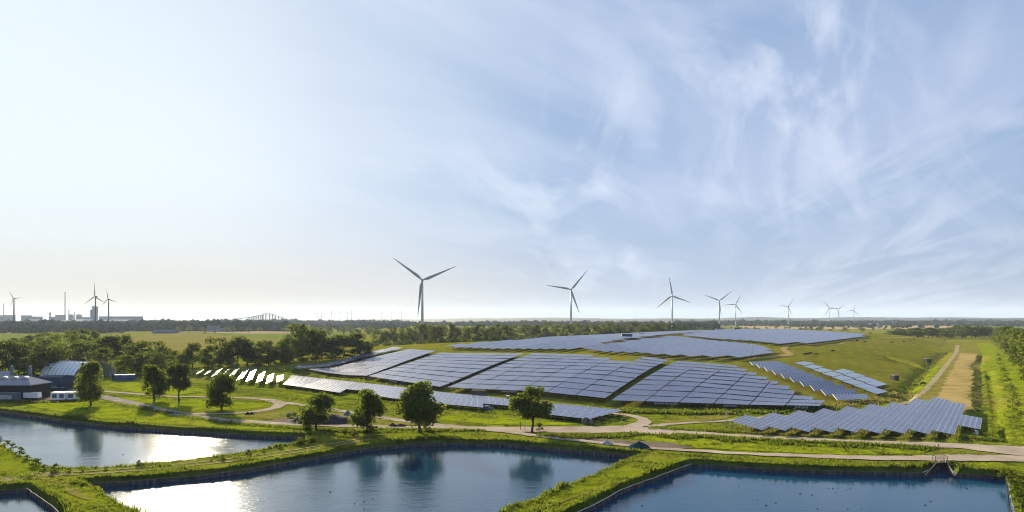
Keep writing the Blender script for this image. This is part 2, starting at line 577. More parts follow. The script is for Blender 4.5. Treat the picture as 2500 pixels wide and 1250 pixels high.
def water_mat(name, ripple, scale, rough, patchy=False):
    m, t, b = mat(name)
    p = wpos(t)
    b.inputs['Base Color'].default_value = (0.005, 0.046, 0.098, 1) if name == 'water_blue' else (0.006, 0.036, 0.070, 1)
    b.inputs['IOR'].default_value = 1.33 if name == 'water_blue' else 1.6
    b.inputs['Specular IOR Level'].default_value = 0.30 if name == 'water_blue' else 0.5
    b.inputs['Roughness'].default_value = rough
    n1 = NOISE(t, stretch(t, p, R(20), (1.0, 1.8, 1.0)), scale, 4.0, 0.6, 0.4)
    n2 = NOISE(t, p, scale * 0.25, 2.0, 0.5)
    n3 = NOISE(t, stretch(t, p, R(12), (0.22, 0.55, 1.0)), 1.0, 3.0, 0.6, 0.6)
    h = MATH(t, 'ADD', MATH(t, 'ADD', MATH(t, 'MULTIPLY', n1, 0.6), MATH(t, 'MULTIPLY', n2, 0.5)), MATH(t, 'MULTIPLY', n3, 1.3))
    n = t.nodes.new('ShaderNodeBump')
    n.inputs['Distance'].default_value = 0.1
    if patchy:   # wind ruffles parts of the surface, leaves the rest smooth
        w = RAMP(t, NOISE(t, stretch(t, p, R(-30), (0.5, 1.3, 1)), 0.022, 3.0, 0.5, 0.5), [(0.40, 0.25), (0.60, 1.0)])
        t.links.new(MATH(t, 'MULTIPLY', w, ripple), n.inputs['Strength'])
    else:
        n.inputs['Strength'].default_value = ripple
    t.links.new(h, n.inputs['Height'])
    t.links.new(n.outputs[0], b.inputs['Normal'])
    return m


M['water_still'] = water_mat('water_still', 0.10, 1.4, 0.12)
M['water_ripple'] = water_mat('water_ripple', 0.55, 1.3, 0.10, True)
M['water_blue'] = water_mat('water_blue', 0.40, 1.3, 0.08, True)
M['water_wind'] = water_mat('water_wind', 0.60, 1.2, 0.07, True)


def panel_mat(name, col, rough=0.25):
    m, t, b = mat(name)
    p = wpos(t)
    n = NOISE(t, p, 0.07, 3.0, 0.5)
    isl = t.nodes.new('ShaderNodeNewGeometry').outputs['Random Per Island']
    k = MATH(t, 'ADD', MATH(t, 'MULTIPLY', n, 0.5), MATH(t, 'MULTIPLY', isl, 0.5))
    c = RAMP(t, k, [(0.2, tuple(v * 0.8 for v in col)), (0.8, tuple(v * 1.25 for v in col))])
    setc(t, b, c, rough, 0.0, 0.5)
    b.inputs['IOR'].default_value = 1.5
    t.links.new(MATH(t, 'MULTIPLY_ADD', NOISE(t, p, 0.08, 4.0, 0.6), 0.12, rough - 0.06), b.inputs['Roughness'])
    return m


M['panel'] = panel_mat('panel', (0.029, 0.039, 0.108))
M['panel_plain'] = panel_mat('panel_plain', (0.030, 0.075, 0.12), 0.08)
M['panel_rim'] = plain('panel_rim', (0.42, 0.45, 0.50), 0.5, 0.3, var=0.1)
M['panel_back'] = plain('panel_back', (0.06, 0.045, 0.045), 0.7, var=0.3)
# ================================================================== THE LAND
WZ = -1.6                                             # water level
def wl(*pp):
    return [gp(x, y, WZ) for x, y in pp]


POND_A = wl((-160, 1004), (0, 1011), (60, 1018), (150, 1032), (250, 1045), (400, 1056), (520, 1063), (640, 1070), (744, 1074)) + [gp(x, y, -0.25) for x, y in ((736, 1082), (700, 1087), (640, 1098),
            (560, 1110), (480, 1120), (400, 1129), (330, 1136), (240, 1143), (150, 1143), (108, 1137), (84, 1125), (55, 1110), (20, 1090), (-40, 1070), (-160, 1040))]
POND_B = wl((205, 1190), (300, 1186), (500, 1170), (600, 1156), (700, 1138), (800, 1120), (900, 1102), (1000, 1092), (1100, 1088), (1220, 1091), (1400, 1107), (1562, 1121),
            (1500, 1150), (1450, 1172), (1350, 1215), (1262, 1250), (1190, 1282), (1060, 1340), (700, 1400), (470, 1330), (305, 1250), (255, 1216))
POND_C = wl((1690, 1141), (1800, 1148), (1950, 1157), (2256, 1164), (2256.5, 1165), (2334, 1167), (2334.5, 1166), (2455, 1172), (2461, 1205), (2470, 1250), (2490, 1340), (2540, 1440), (1150, 1400), (1300, 1310),
            (1440, 1250), (1520, 1206), (1600, 1176))
POND_D = wl((-140, 1218), (0, 1208), (62, 1203), (98, 1228), (126, 1250), (210, 1330), (300, 1420), (-140, 1420))


def resample(poly, step, closed=True):
    out = []
    pts = list(poly) + ([poly[0]] if closed else [])
    for a, b in zip(pts, pts[1:]):
        a, b = Vector(a[:3]), Vector(b[:3])
        n = max(1, int(round((b - a).length / step)))
        out += [a.lerp(b, i / n) for i in range(n)]
    if not closed:
        out.append(Vector(pts[-1]))
    return out


def area2(p):
    return sum(a[0] * b[1] - b[0] * a[1] for a, b in zip(p, p[1:] + p[:1]))


def offset_loop(loop, d):
    """move a counter-clockwise loop outward by d (a number or one number per point)"""
    out = []
    n = len(loop)
    for i, p in enumerate(loop):
        a, b = loop[i - 1], loop[(i + 1) % n]
        t = Vector((b.x - a.x, b.y - a.y, 0)).normalized()
        k = d[i] if isinstance(d, list) else d
        out.append(Vector((p.x + t.y * k, p.y - t.x * k, p.z)))
    return out


i_ = next(i for i, p in enumerate(POND_C) if abs(p.x - gp(2256.5, 1165, WZ).x) < 1e-6)      # the sluice's bay in the bank
POND_C[i_] = Vector((gp(2285.5, 1131).x, gp(2285, 1131).y - .2, WZ))
POND_C[i_ + 1] = Vector((gp(2312.5, 1131).x, gp(2313, 1131).y - .2, WZ))
PONDS = []
for nm, poly in (('A', POND_A), ('B', POND_B), ('C', POND_C), ('D', POND_D)):
    if area2(poly) < 0:
        poly = poly[::-1]
    loop = resample(poly, 2.2)
    r_ = random.Random(ord(nm))
    jit = [r_.uniform(-0.12, 0.12) for _ in loop]
    loop = offset_loop(loop, jit)
    lip = [0.95 + 0.35 * math.sin(i * 0.7) * r_.random() + r_.uniform(-0.15, 0.35) for i in range(len(loop))]
    PONDS.append((nm, loop, offset_loop(loop, lip)))


def in_ponds(x, y, margin=0.0):
    res = np.zeros(np.shape(x), bool)
    for _, _, top in PONDS:
        res |= polydist(top, x, y) > -margin
    return res


# grid of ground points: dense near by, wide far away
rg = np.random.RandomState(4)
gx, gy = [], []


def grid(x0, x1, y0, y1, s):
    X, Y = np.meshgrid(np.arange(x0, x1, s), np.arange(y0, y1, s))
    gx.append((X + rg.uniform(-.3, .3, X.shape) * s).ravel())
    gy.append((Y + rg.uniform(-.3, .3, Y.shape) * s).ravel())


grid(-330, 330, 62, 235, 4.5)
grid(-400, 430, 237, 452, 6)
grid(-400, 660, 455, 1250, 13)
grid(-2500, -420, -300, 1300, 90)
grid(700, 2500, -300, 1300, 90)
grid(-330, 330, -300, 40, 60)
grid(-9000, 9000, 1400, 14000, 420)
px_, py_ = np.concatenate(gx), np.concatenate(gy)
ok = ~in_ponds(px_, py_, 1.2)
px_, py_ = px_[ok], py_[ok]
verts2 = [Vector((a, b)) for a, b in zip(px_, py_)]
edges2 = []
for line, dep, hw in DITCHES:
    ln = resample(line, 4.0, False)
    for side in (-1.35, -0.6, 0.6, 1.35):
        for i, p in enumerate(ln):
            t = (ln[min(i + 1, len(ln) - 1)] - ln[max(i - 1, 0)]).normalized()
            verts2.append(Vector((p.x - t.y * side * hw, p.y + t.x * side * hw)))
for _, _, top in PONDS:
    s = len(verts2)
    verts2 += [Vector((p.x, p.y)) for p in top]
    edges2 += [(s + i, s + (i + 1) % len(top)) for i in range(len(top))]
s = len(verts2)
verts2 += [Vector(p) for p in ((-12000, -600), (12000, -600), (12000, 16000), (-12000, 16000))]
edges2 += [(s, s + 1), (s + 1, s + 2), (s + 2, s + 3), (s + 3, s)]
dv, de, df, *_ = delaunay_2d_cdt(verts2, edges2, [], 1, 1e-4)
vx = np.array([v.x for v in dv])
vy = np.array([v.y for v in dv])
fa = np.array([f for f in df])
cxm, cym = vx[fa].mean(1), vy[fa].mean(1)
keep = ~in_ponds(cxm, cym, 0.0)
vz = ground_h(vx, vy)
near = (vy > 60) & (vy < 460) & (np.abs(vx) < 400)
vz = vz + np.where(near, rg.uniform(-0.035, 0.035, vz.shape), 0)
gverts = np.stack([vx, vy, vz], 1)
gfaces = fa[keep]
me = bpy.data.meshes.new('ground')
me.from_pydata([tuple(v) for v in gverts], [], [tuple(int(i) for i in f) for f in gfaces])
me.materials.append(M['grass'])
me.materials.append(M['meadow'])
fx, fy = vx[gfaces].mean(1), vy[gfaces].mean(1)
me.polygons.foreach_set('material_index', ((polydist(MOUND, fx, fy) > 2) | (fy > 470)).astype(np.int32))
me.polygons.foreach_set('use_smooth', np.ones(len(gfaces), bool))
me.update()
tag(obj('ground', me), kind='structure')
BVH = BVHTree.FromPolygons([tuple(v) for v in gverts], [tuple(int(i) for i in f) for f in gfaces])


def gz(x, y):
    r = BVH.ray_cast(Vector((x, y, 200)), Vector((0, 0, -1)), 400)
    return r[0].z if r[0] is not None else gh(x, y)


def onto(p, dz=0.0):
    return Vector((p[0], p[1], gz(p[0], p[1]) + dz))


# ponds: water sheet, grassy lip, timber retaining wall
POND_INFO = {'A': ('water_wind', 'pale upper pond', 'north'), 'B': ('water_ripple', 'middle pond', ''), 'C': ('water_blue', 'blue pond by the sluice', ''), 'D': ('water_still', 'small dark pond', '')}
for nm, loop, top in PONDS:
    m = MB()
    m.poly([(p.x, p.y, WZ) for p in offset_loop(loop, 0.25)])
    o = m.build('water', M[POND_INFO[nm][0]])
    tag(o, kind='structure')
    n = len(loop)
    bm_ = MB()
    mid = offset_loop(loop, 0.22)
    for i in range(n):
        j = (i + 1) % n
        a, b = top[i], top[j]
        za, zb = gz(a.x - 0.0, a.y), gz(b.x, b.y)
        bm_.poly([(mid[i].x, mid[i].y, -0.80), (mid[j].x, mid[j].y, -0.80), (b.x, b.y, 0.03), (a.x, a.y, 0.03)], 0, True)
    tag(bm_.build('pond_bank', M['bank']), kind='structure')
    t = thing('retaining_wall', {'A': 'dark plank wall holding the bank round the pale pond with the wide glitter',
                                 'B': 'dark plank wall holding the bank round the middle pond with tree reflections',
                                 'C': 'grey plank wall holding the bank round the blue pond by the sluice',
                                 'D': 'dark plank wall round the small pond in the near corner'}[nm], 'wall', (loop[0].x, loop[0].y, WZ), group='plank walls round the ponds')
    wb, pl = MB(), MB()
    inn = offset_loop(loop, 0.10)
    for i in range(n):
        j = (i + 1) % n
        wb.poly([(inn[i].x, inn[i].y, -2.6), (inn[j].x, inn[j].y, -2.6), (inn[j].x, inn[j].y, -0.78), (inn[i].x, inn[i].y, -0.78)])
    fine = resample([Vector((p.x, p.y, 0)) for p in loop], 0.62)
    for k, p in enumerate(fine):
        if k % 2 == 0 or rnd.random() < 0.12:
            continue
        q = fine[(k + 1) % len(fine)]
        pl.box((p.x, p.y, -2.5), (0.34, 0.14, 1.56 + rnd.uniform(-0.05, 0.14)), 1 if rnd.random() < 0.45 else 0, math.atan2(q.y - p.y, q.x - p.x))
    rel(t, wb).build('backing_board', M['timber'], t)
    tag(rel(t, pl).build('plank', [M['timber'], M['timber_light']], t), kind='stuff')


# ------------------------------------------------------------------ sheets draped on the ground
ROADS = []


def ribbon(name, line, matl, dz=0.05, step=2.2, edge=0.4, seed=1):
    """road or path: line of (photo x, photo y, half width in metres)"""
    r_ = random.Random(seed)
    pts = [(hit(x, y), w) for x, y, w in line]
    P, Wd = [], []
    for (a, wa), (b, wb_) in zip(pts, pts[1:]):
        n = max(1, int((b - a).length / step))
        for i in range(n):
            P.append(a.lerp(b, i / n))
            Wd.append(wa + (wb_ - wa) * i / n)
    P.append(pts[-1][0])
    Wd.append(pts[-1][1])
    for _ in range(4):
        P = [P[0]] + [(P[i - 1] + P[i] * 2 + P[i + 1]) / 4 for i in range(1, len(P) - 1)] + [P[-1]]
    if name in ('road', 'path'):
        ROADS.append((P, Wd))
    m = MB()
    rows = []
    for i, p in enumerate(P):
        t = P[min(i + 1, len(P) - 1)] - P[max(i - 1, 0)]
        t.z = 0
        t.normalize()
        w1, w2 = Wd[i] + r_.uniform(-edge, edge), Wd[i] + r_.uniform(-edge, edge)
        rows.append([onto((p.x - t.y * k, p.y + t.x * k), dz) for k in (w1, w1 * 0.33, -w2 * 0.33, -w2)])
    for a, b in zip(rows, rows[1:]):
        for k in range(3):
            m.poly([a[k], b[k], b[k + 1], a[k + 1]], 0, True)
    return tag(m.build(name, matl), kind='structure')


def area(name, pix, matl, dz=0.05, step=6.0, far=False, jit=0.4):
    """field or yard: polygon of photo pixels on the ground"""
    loop = resample([gp(x, y) if far else hit(x, y) for x, y in pix], step)
    r_ = random.Random(len(name) + int(pix[0][0]))
    loop = [Vector((p.x + r_.uniform(-jit, jit), p.y + r_.uniform(-jit, jit), 0)) for p in loop]
    n = len(loop)
    v = [Vector((p.x, p.y)) for p in loop]
    xs, ys = [p.x for p in loop], [p.y for p in loop]
    X, Y = np.meshgrid(np.arange(min(xs), max(xs), step), np.arange(min(ys), max(ys), step))
    X, Y = X.ravel(), Y.ravel()
    if len(X) < 20000:
        k = polydist(loop, X, Y) > step * 0.4
        v += [Vector((a, b)) for a, b in zip(X[k], Y[k])]
    vv, _, ff, *_ = delaunay_2d_cdt(v, [(i, (i + 1) % n) for i in range(n)], [], 1, 1e-4)
    c = np.array([[(vv[f[0]].x + vv[f[1]].x + vv[f[2]].x) / 3, (vv[f[0]].y + vv[f[1]].y + vv[f[2]].y) / 3] for f in ff])
    ins = polydist(loop, c[:, 0], c[:, 1]) > 0
    m = MB()
    m.faces([(p.x, p.y, gz(p.x, p.y) + dz) for p in vv], [tuple(f) for f, k in zip(ff, ins) if k], 0, True)
    return tag(m.build(name, matl), kind='structure')


# lawns between the roads
area('lawn', [(60, 988), (215, 981), (300, 985), (400, 1010), (500, 1024), (640, 1036), (760, 1044), (740, 1050), (600, 1048), (400, 1036), (250, 1022), (110, 1000)], M['lawn'], 0.09, 5, jit=0.6)
area('lawn', [(262, 960), (400, 973), (600, 980), (650, 987), (640, 995), (560, 1003), (440, 1003), (350, 990)], M['lawn'], 0.09, 5, jit=0.6)
area('lawn', [(262, 938), (330, 935), (420, 938), (520, 955), (420, 966), (300, 955)], M['lawn'], 0.09, 5, jit=0.6)
area('lawn', [(150, 938), (195, 934), (200, 946)], M['lawn'], 0.09, 4)
area('lawn', [(1180, 1012), (1290, 1026), (1420, 1036), (1330, 1040), (1200, 1036), (1060, 1024), (1000, 1015)], M['lawn'], 0.09, 4, jit=0.5)
area('lawn', [(1530, 1068), (1640, 1062), (1830, 1074), (2020, 1085), (2200, 1090), (2290, 1098), (2250, 1108), (2050, 1110), (1850, 1102), (1700, 1094), (1600, 1080)], M['lawn'], 0.09, 4, jit=0.5)
area('lawn', [(2385, 838), (2420, 838), (2500, 905), (2580, 980), (2580, 1085), (2500, 1085), (2446, 1080), (2436, 1000), (2420, 930), (2405, 890), (2396, 862)], M['lawn'], 0.09, 8)
# dry patch between the roads, dirt under the heaps
area('dry_grass', [(590, 1018), (640, 1004), (740, 1000), (830, 1010), (950, 1026), (1040, 1038), (960, 1040), (760, 1034)], M['field_dry'], 0.10, 4, jit=0.5)
area('dry_grass', [(1600, 1028), (1760, 1012), (1800, 1014), (1740, 1028), (1640, 1034)], M['field_dry'], 0.10, 4)
area('dirt_yard', [(1400, 1068), (1500, 1074), (1640, 1082), (1700, 1094), (1640, 1098), (1480, 1082)], M['dirt'], 0.12, 4, jit=0.4)
area('dirt_yard', [(640, 1030), (700, 1022), (850, 1020), (910, 1024), (820, 1033), (700, 1035)], M['dirt'], 0.12, 4, jit=0.4)
area('dirt_yard', [(-60, 962), (90, 970), (210, 968), (215, 978), (100, 985), (-60, 982)], M['dirt'], 0.12, 5)
# roads and tracks
ribbon('road', [(60, 925, 2.6), (140, 943, 2.6), (215, 962, 2.8), (300, 980, 2.8), (380, 1000, 2.8), (470, 1018, 2.6), (560, 1028, 2.4)], M['asphalt'], 0.15, seed=3)
ribbon('road', [(555, 1027, 2.4), (700, 1036, 2.0), (850, 1041, 2.0), (1000, 1044, 2.2), (1120, 1046, 2.8), (1260, 1049, 4.0), (1400, 1050, 5.2), (1530, 1049, 6.2), (1640, 1056, 4.6), (1760, 1064, 3.0),
                (1900, 1071, 2.8), (2050, 1079, 2.8), (2200, 1084, 2.8), (2350, 1090, 3.6), (2450, 1100, 6.0), (2620, 1108, 7.0)], M['gravel'], 0.15, seed=4)
ribbon('path', [(1150, 1046, 1.8), (1235, 1054, 1.8), (1330, 1068, 1.5), (1450, 1080, 1.4), (1600, 1096, 1.3), (1800, 1108, 1.5), (2000, 1115, 1.9), (2150, 1120, 2.2), (2300, 1120, 3.0), (2420, 1118, 3.6), (2620, 1128, 3.6)], M['gravel'], 0.18, seed=5)
ribbon('path', [(240, 955, 1.6), (330, 962, 1.5), (420, 969, 1.5), (560, 971, 1.5), (640, 974, 1.9), (690, 984, 2.4), (672, 998, 2.0), (610, 1008, 1.7), (540, 1012, 1.6), (460, 1011, 1.8)], M['gravel'], 0.17, seed=6)
ribbon('path', [(690, 983, 2.2), (760, 992, 2.0), (840, 1005, 1.8), (940, 1021, 1.8), (1040, 1036, 2.0), (1140, 1045, 2.2)], M['gravel'], 0.165, seed=7)
ribbon('path', [(1530, 1046, 3.0), (1575, 1034, 2.2), (1570, 1022, 1.8), (1535, 1014, 1.6), (1480, 1009, 1.2)], M['gravel'], 0.165, seed=8)
ribbon('path', [(1580, 1042, 2.0), (1660, 1034, 1.2), (1760, 1030, 1.1), (1840, 1020, 1.2), (1960, 1016, 1.2), (2080, 1006, 1.2), (2150, 998, 1.1)], M['gravel'], 0.16, seed=9)
ribbon('track', [(2140, 999, 1.1), (2215, 984, 1.2), (2258, 955, 1.2), (2290, 918, 1.3), (2317, 884, 1.4), (2335, 860, 1.6), (2338, 843, 1.8)], M['track'], 0.15, edge=.35, seed=10)
# worn wheel tracks on the dykes
for k in (-3, 4):
    ribbon('wheel_track', [(60, 1160 + k, .45), (180, 1156 + k, .4), (340, 1146 + k, .38), (500, 1131 + k, .36), (640, 1113 + k, .36), (760, 1096 + k, .34), (860, 1078 + k, .34), (905, 1068 + k, .3)], M['track'], 0.10, edge=0.16, seed=20 + k)
ribbon('worn_patch', [(-30, 1176, 1.2), (40, 1166, 2.0), (110, 1162, 1.6), (180, 1156, .7)], M['track'], 0.07, edge=0.9, seed=27)
ribbon('worn_patch', [(100, 1164, 1.5), (150, 1180, 1.2), (190, 1200, .7), (215, 1222, .3)], M['field_dry'], 0.075, edge=0.7, seed=28)
ribbon('wheel_track', [(1480, 1186, .1), (1465, 1192, .35), (1430, 1206, .3), (1345, 1232, .35), (1325, 1240, .1)], M['field_dry'], 0.09, edge=0.25, seed=29)
# track that rings the plateau of the mound, and a trodden one over its shoulder
ribbon('track', [(1530, 872, 1.2), (1640, 877, 1.4), (1760, 877, 1.4), (1880, 874, 1.8), (1930, 866, 2.6), (1912, 853, 2.2), (1925, 843, 1.6), (2050, 841, 1.2), (2068, 834, 1.4), (2110, 830, 1.2)], M['stubble'], 0.16, seed=31)
ribbon('track', [(1100, 851, 1.6), (1260, 853, 1.3), (1400, 853, 1.3), (1480, 838, 3.5), (1530, 827, 5.0)], M['stubble'], 0.16, seed=32)
ribbon('track', [(1660, 818, 4.0), (1580, 824, 4.0), (1520, 828, 3.0)], M['stubble'], 0.18, seed=33)
ribbon('track', [(2110, 815, 2.0), (2000, 809, 3.0), (1900, 804, 3.0)], M['stubble'], 0.2, seed=34)
ribbon('track', [(2150, 824, 2.0), (2240, 826, 4.0), (2300, 838, 3.0)], M['stubble'], 0.2, seed=35)
# mown strip and its windrows
area('dry_grass', [(2228, 982), (2262, 948), (2300, 902), (2338, 850), (2394, 850), (2392, 900), (2392, 1012), (2330, 1014)], M['field_dry'], 0.11, 4, jit=1.2)
area('stubble_strip', [(2290, 972), (2316, 918), (2344, 863), (2386, 864), (2378, 920), (2375, 1000), (2330, 1010)], M['stubble'], 0.18, 4, jit=1.3)
# fields of the plain
area('field', [(-160, 806), (150, 806), (182, 809), (120, 812), (-160, 816)], M['stubble_far'], 0.25, 60, True)
area('field', [(-160, 818), (190, 813), (240, 816), (180, 840), (60, 846), (-160, 850)], M['field_green'], 0.25, 40, True)
area('field', [(300, 828), (380, 815), (450, 811), (560, 818), (690, 826), (700, 858), (560, 848), (430, 858), (330, 852)], M['field_dry'], 0.25, 30, True)
area('field', [(430, 809), (560, 806), (740, 808), (740, 814), (600, 815), (500, 812)], M['stubble_far'], 0.3, 60, True)
area('field', [(480, 812), (600, 816), (740, 817), (720, 830), (600, 824), (520, 818)], M['field_green'], 0.35, 50, True)
area('field', [(740, 810), (860, 808), (900, 816), (830, 826), (760, 824)], M['field_green'], 0.3, 40, True)
area('field', [(690, 792), (1000, 790), (1010, 795), (760, 799)], M['stubble_far'], 0.5, 120, True)
area('field', [(1780, 797), (2050, 794), (2330, 795), (2300, 803), (2000, 804), (1850, 803)], M['stubble_far'], 0.4, 120, True)
area('field', [(2330, 800), (2480, 796), (2600, 798), (2500, 804)], M['field_green'], 0.4, 120, True)
# ================================================================== FAR RIDGES
def ridge(name, Y, prof, depth, matl, seed):
    """long low hill: prof is a list of (photo x, crest height in metres)"""
    r_ = random.Random(seed)
    m = MB()
    x0, x1 = prof[0][0], prof[-1][0]
    n = 260
    rows = []
    for i in range(n + 1):
        px = x0 + (x1 - x0) * i / n
        for (a, ha), (b, hb) in zip(prof, prof[1:]):
            if a <= px <= b:
                h = ha + (hb - ha) * (px - a) / (b - a)
                break
        h = h + r_.uniform(-1.5, 1.5) + 2.5 * math.sin(i * 0.31 + seed)
        p = at(px, Y)
        rows.append([(p.x, Y - depth, -2), (p.x, Y - depth * .55, h * .62 + r_.uniform(-1, 1)), (p.x, Y, h), (p.x, Y + depth, -2)])
    for a, b in zip(rows, rows[1:]):
        for k in range(3):
            m.poly([a[k], b[k], b[k + 1], a[k + 1]], 0, True)
    tag(m.build(name, matl), kind='structure')


M['far_wood'] = plain('far_wood', (0.008, 0.015, 0.016), 0.9, var=0.35, scale=0.012)
ridge('hill', 7600, [(-200, 14), (500, 18), (900, 22), (1200, 34), (1300, 42), (1420, 36), (1600, 30), (1750, 36), (1850, 46), (1960, 38), (2150, 46), (2300, 42), (2500, 40), (2800, 44)], 900, M['far_wood'], 3)
ridge('hill', 5200, [(-200, 10), (600, 14), (1100, 18), (1700, 24), (1900, 16), (2300, 22), (2450, 28), (2800, 26)], 500, M['far_wood'], 8)
# ================================================================== SOLAR TABLES
def lerp4(q, u, v):
    a = q[0].lerp(q[1], u)
    b = q[3].lerp(q[2], u)
    return a.lerp(b, v)


def module(mb, q, u0, u1, v0, v1, rim=0.055, th=0.05):
    """one framed solar module on a table surface q: aluminium rim and glass, then the sides"""
    o = [lerp4(q, u, v) for u, v in ((u0, v0), (u1, v0), (u1, v1), (u0, v1))]
    c = (o[0] + o[1] + o[2] + o[3]) / 4
    i = []
    for k in range(4):
        a, b = (o[k - 1] - o[k]), (o[(k + 1) % 4] - o[k])
        i.append(o[k] + a.normalized() * min(rim, a.length * .3) + b.normalized() * min(rim, b.length * .3))
    nrm = (o[1] - o[0]).cross(o[3] - o[0]).normalized()
    d = [p - nrm * th for p in o]
    mb.faces(i, [(0, 1, 2, 3)], 0)
    mb.faces(o + i, [(0, 1, 5, 4), (1, 2, 6, 5), (2, 3, 7, 6), (3, 0, 4, 7)], 1)
    mb.faces(o + d, [(0, 4, 5, 1), (1, 5, 6, 2), (2, 6, 7, 3), (3, 7, 4, 0), (7, 6, 5, 4)], 2)


PM = [M['panel'], M['panel_rim'], M['panel_back']]
PMP = [M['panel_plain'], M['panel_rim'], M['panel_back']]


def table(q, nu, nv, label, group, singles=False, gap=0.05, mats=None, nposts=4, boxes=0, edge=False, name='solar_table', rim=0.055):
    """q: near-left, near-right, far-right, far-left corners of the panel plane (world)"""
    mats = mats or PM
    c = (q[0] + q[1] + q[2] + q[3]) / 4
    base = onto(c)
    t = thing(name, label, 'solar table', base, group=group)
    Lu, Lv = (q[1] - q[0]).length, (q[3] - q[0]).length
    gu, gv = gap / Lu / 2, gap / Lv / 2
    bank = MB()
    for i in range(nu):
        for j in range(nv):
            m = MB() if singles else bank
            module(m, q, i / nu + gu, (i + 1) / nu - gu, j / nv + gv, (j + 1) / nv - gv, rim)
            if singles:
                rel(t, m).build('solar_panel', mats, t)
    if not singles:
        tag(rel(t, bank).build('solar_panel', mats, t), kind='stuff')
    f = MB()
    n_ = (q[1] - q[0]).cross(q[3] - q[0]).normalized()
    for v in (0.12, 0.88):
        f.bar(lerp4(q, 0.01, v) - n_ * .14, lerp4(q, .99, v) - n_ * .14, .12)
    for k in range(nposts + 1):
        u = 0.03 + 0.94 * k / nposts
        f.bar(lerp4(q, u, .03) - n_ * .10, lerp4(q, u, .97) - n_ * .10, .09)
        for v in (0.14, 0.86):
            p = lerp4(q, u, v)
            g = gz(p.x, p.y)
            if p.z - g > .3:
                f.bar((p.x, p.y, g - .1), (p.x, p.y, p.z - .12), .13)
    if edge:
        e = MB()
        e.bar(lerp4(q, -.006, 0) - n_ * .02, lerp4(q, -.006, 1) - n_ * .02, .13)
        rel(t, e).build('edge_beam', M['white'], t)
    rel(t, f).build('support_frame', M['steel'], t)
    for k in range(boxes):                            # inverters hung under the high edge
        u = .30 + .08 * k
        p = lerp4(q, u, .06)
        m = MB()
        m.box((p.x, p.y, p.z - 1.0), (.55, .25, .7), 0)
        rel(t, m).build('inverter', M['galv'], t)
    return t


def block(pix, nrow, ncol, label, group, hn=2.0, hf=1.88, fill=0.95, mods=(9, 3), box_row=None, ends=None, skip=None):
    """slope block: corners BL, BR, TR, TL in photo pixels; rows run left to right and climb. ends: photo x where each row stops"""
    BL, BR, TR, TL = [hit(x, y, hn) for x, y in pix]
    rj = random.Random(ncol * 7 + nrow)
    for r in range(nrow):
        v0, v1 = r / nrow, (r + fill) / nrow
        umax = 1.0
        if ends:
            a, b = BL.lerp(TL, v0), BR.lerp(TR, v0)
            us = [i / 400 for i in range(60, 500)]
            umax = min(us, key=lambda u: abs(CX + FOC * (a.x + (b.x - a.x) * u) / (a.y + (b.y - a.y) * u) - ends[r]))
        c = -1
        while True:
            c += 1
            u0, u1 = c / ncol, min((c + 1) / ncol, umax)
            if u1 - u0 < .25 / ncol:
                break
            if skip and skip(r, c):
                continue
            g = 0.0028
            tl, tw = rj.uniform(-.035, .035), rj.uniform(-.05, .05)
            q = []
            for u, v, h in ((u0 + g, v0, hn - tl - tw), (u1 - g, v0, hn - tl + tw), (u1 - g, v1, hf + tl + tw), (u0 + g, v1, hf + tl - tw)):
                p = BL.lerp(BR, u).lerp(TL.lerp(TR, u), v)
                q.append(Vector((p.x, p.y, gh(p.x, p.y) + h)))
            bx = box_row[c] if (box_row and r == 0 and c in box_row) else 0
            where = f'{nth(c)} from the left in the {nth(r)} row up'
            nu = max(2, int(round(mods[0] * (u1 - u0) * ncol)))
            table(q, nu, mods[1], f'{label}, {where}', group, boxes=bx, nposts=4, rim=0.022, gap=0.03)


block([(712, 895), (728, 900), (986, 850), (960, 848)], 9, 2, 'glaring mound edge table', 'solar tables on the narrow strip at the mound edge', mods=(4, 3), hn=1.8, hf=2.2)
block([(750, 901), (896, 917), (1066, 856), (1000, 852)], 9, 3, 'whitish pale block table', 'solar tables of the pale block on the mound slope', mods=(8, 3), hn=1.9, hf=1.95)
block([(899, 918), (1074, 944), (1283, 862), (1077, 860)], 9, 4, 'lilac slope table', 'solar tables of the block left of the dark aisle',
      mods=(8, 3), box_row={1: 6})
block([(1091, 945), (1478, 972), (1636, 878), (1302, 861)], 10, 6, 'blue wide block table', 'solar tables of the wide block between the dark aisles',
      mods=(9, 3), box_row={2: 8, 4: 0}, skip=lambda r, c: (r >= 8 and c == 4) or (r >= 9 and c == 3))
q0, q1, q2 = hit(1491, 977, 2.0), hit(2006, 991, 2.0), hit(1655, 880, 2.0)
q3 = q1 + (q2 - q0)
block([(1491, 977), (2006, 991), (CX + FOC * q3.x / q3.y, HY + FOC * (CAMH - gh(q3.x, q3.y) - 2.0) / q3.y), (1655, 880)], 10, 6, 'blue stepped block table', 'solar tables of the block with the stepped end',
      mods=(10, 3), box_row={1: 9, 3: 5, 5: 5}, fill=0.95, ends=[2003, 2015, 1984, 1954, 1925, 1896, 1870, 1844, 1819, 1797])

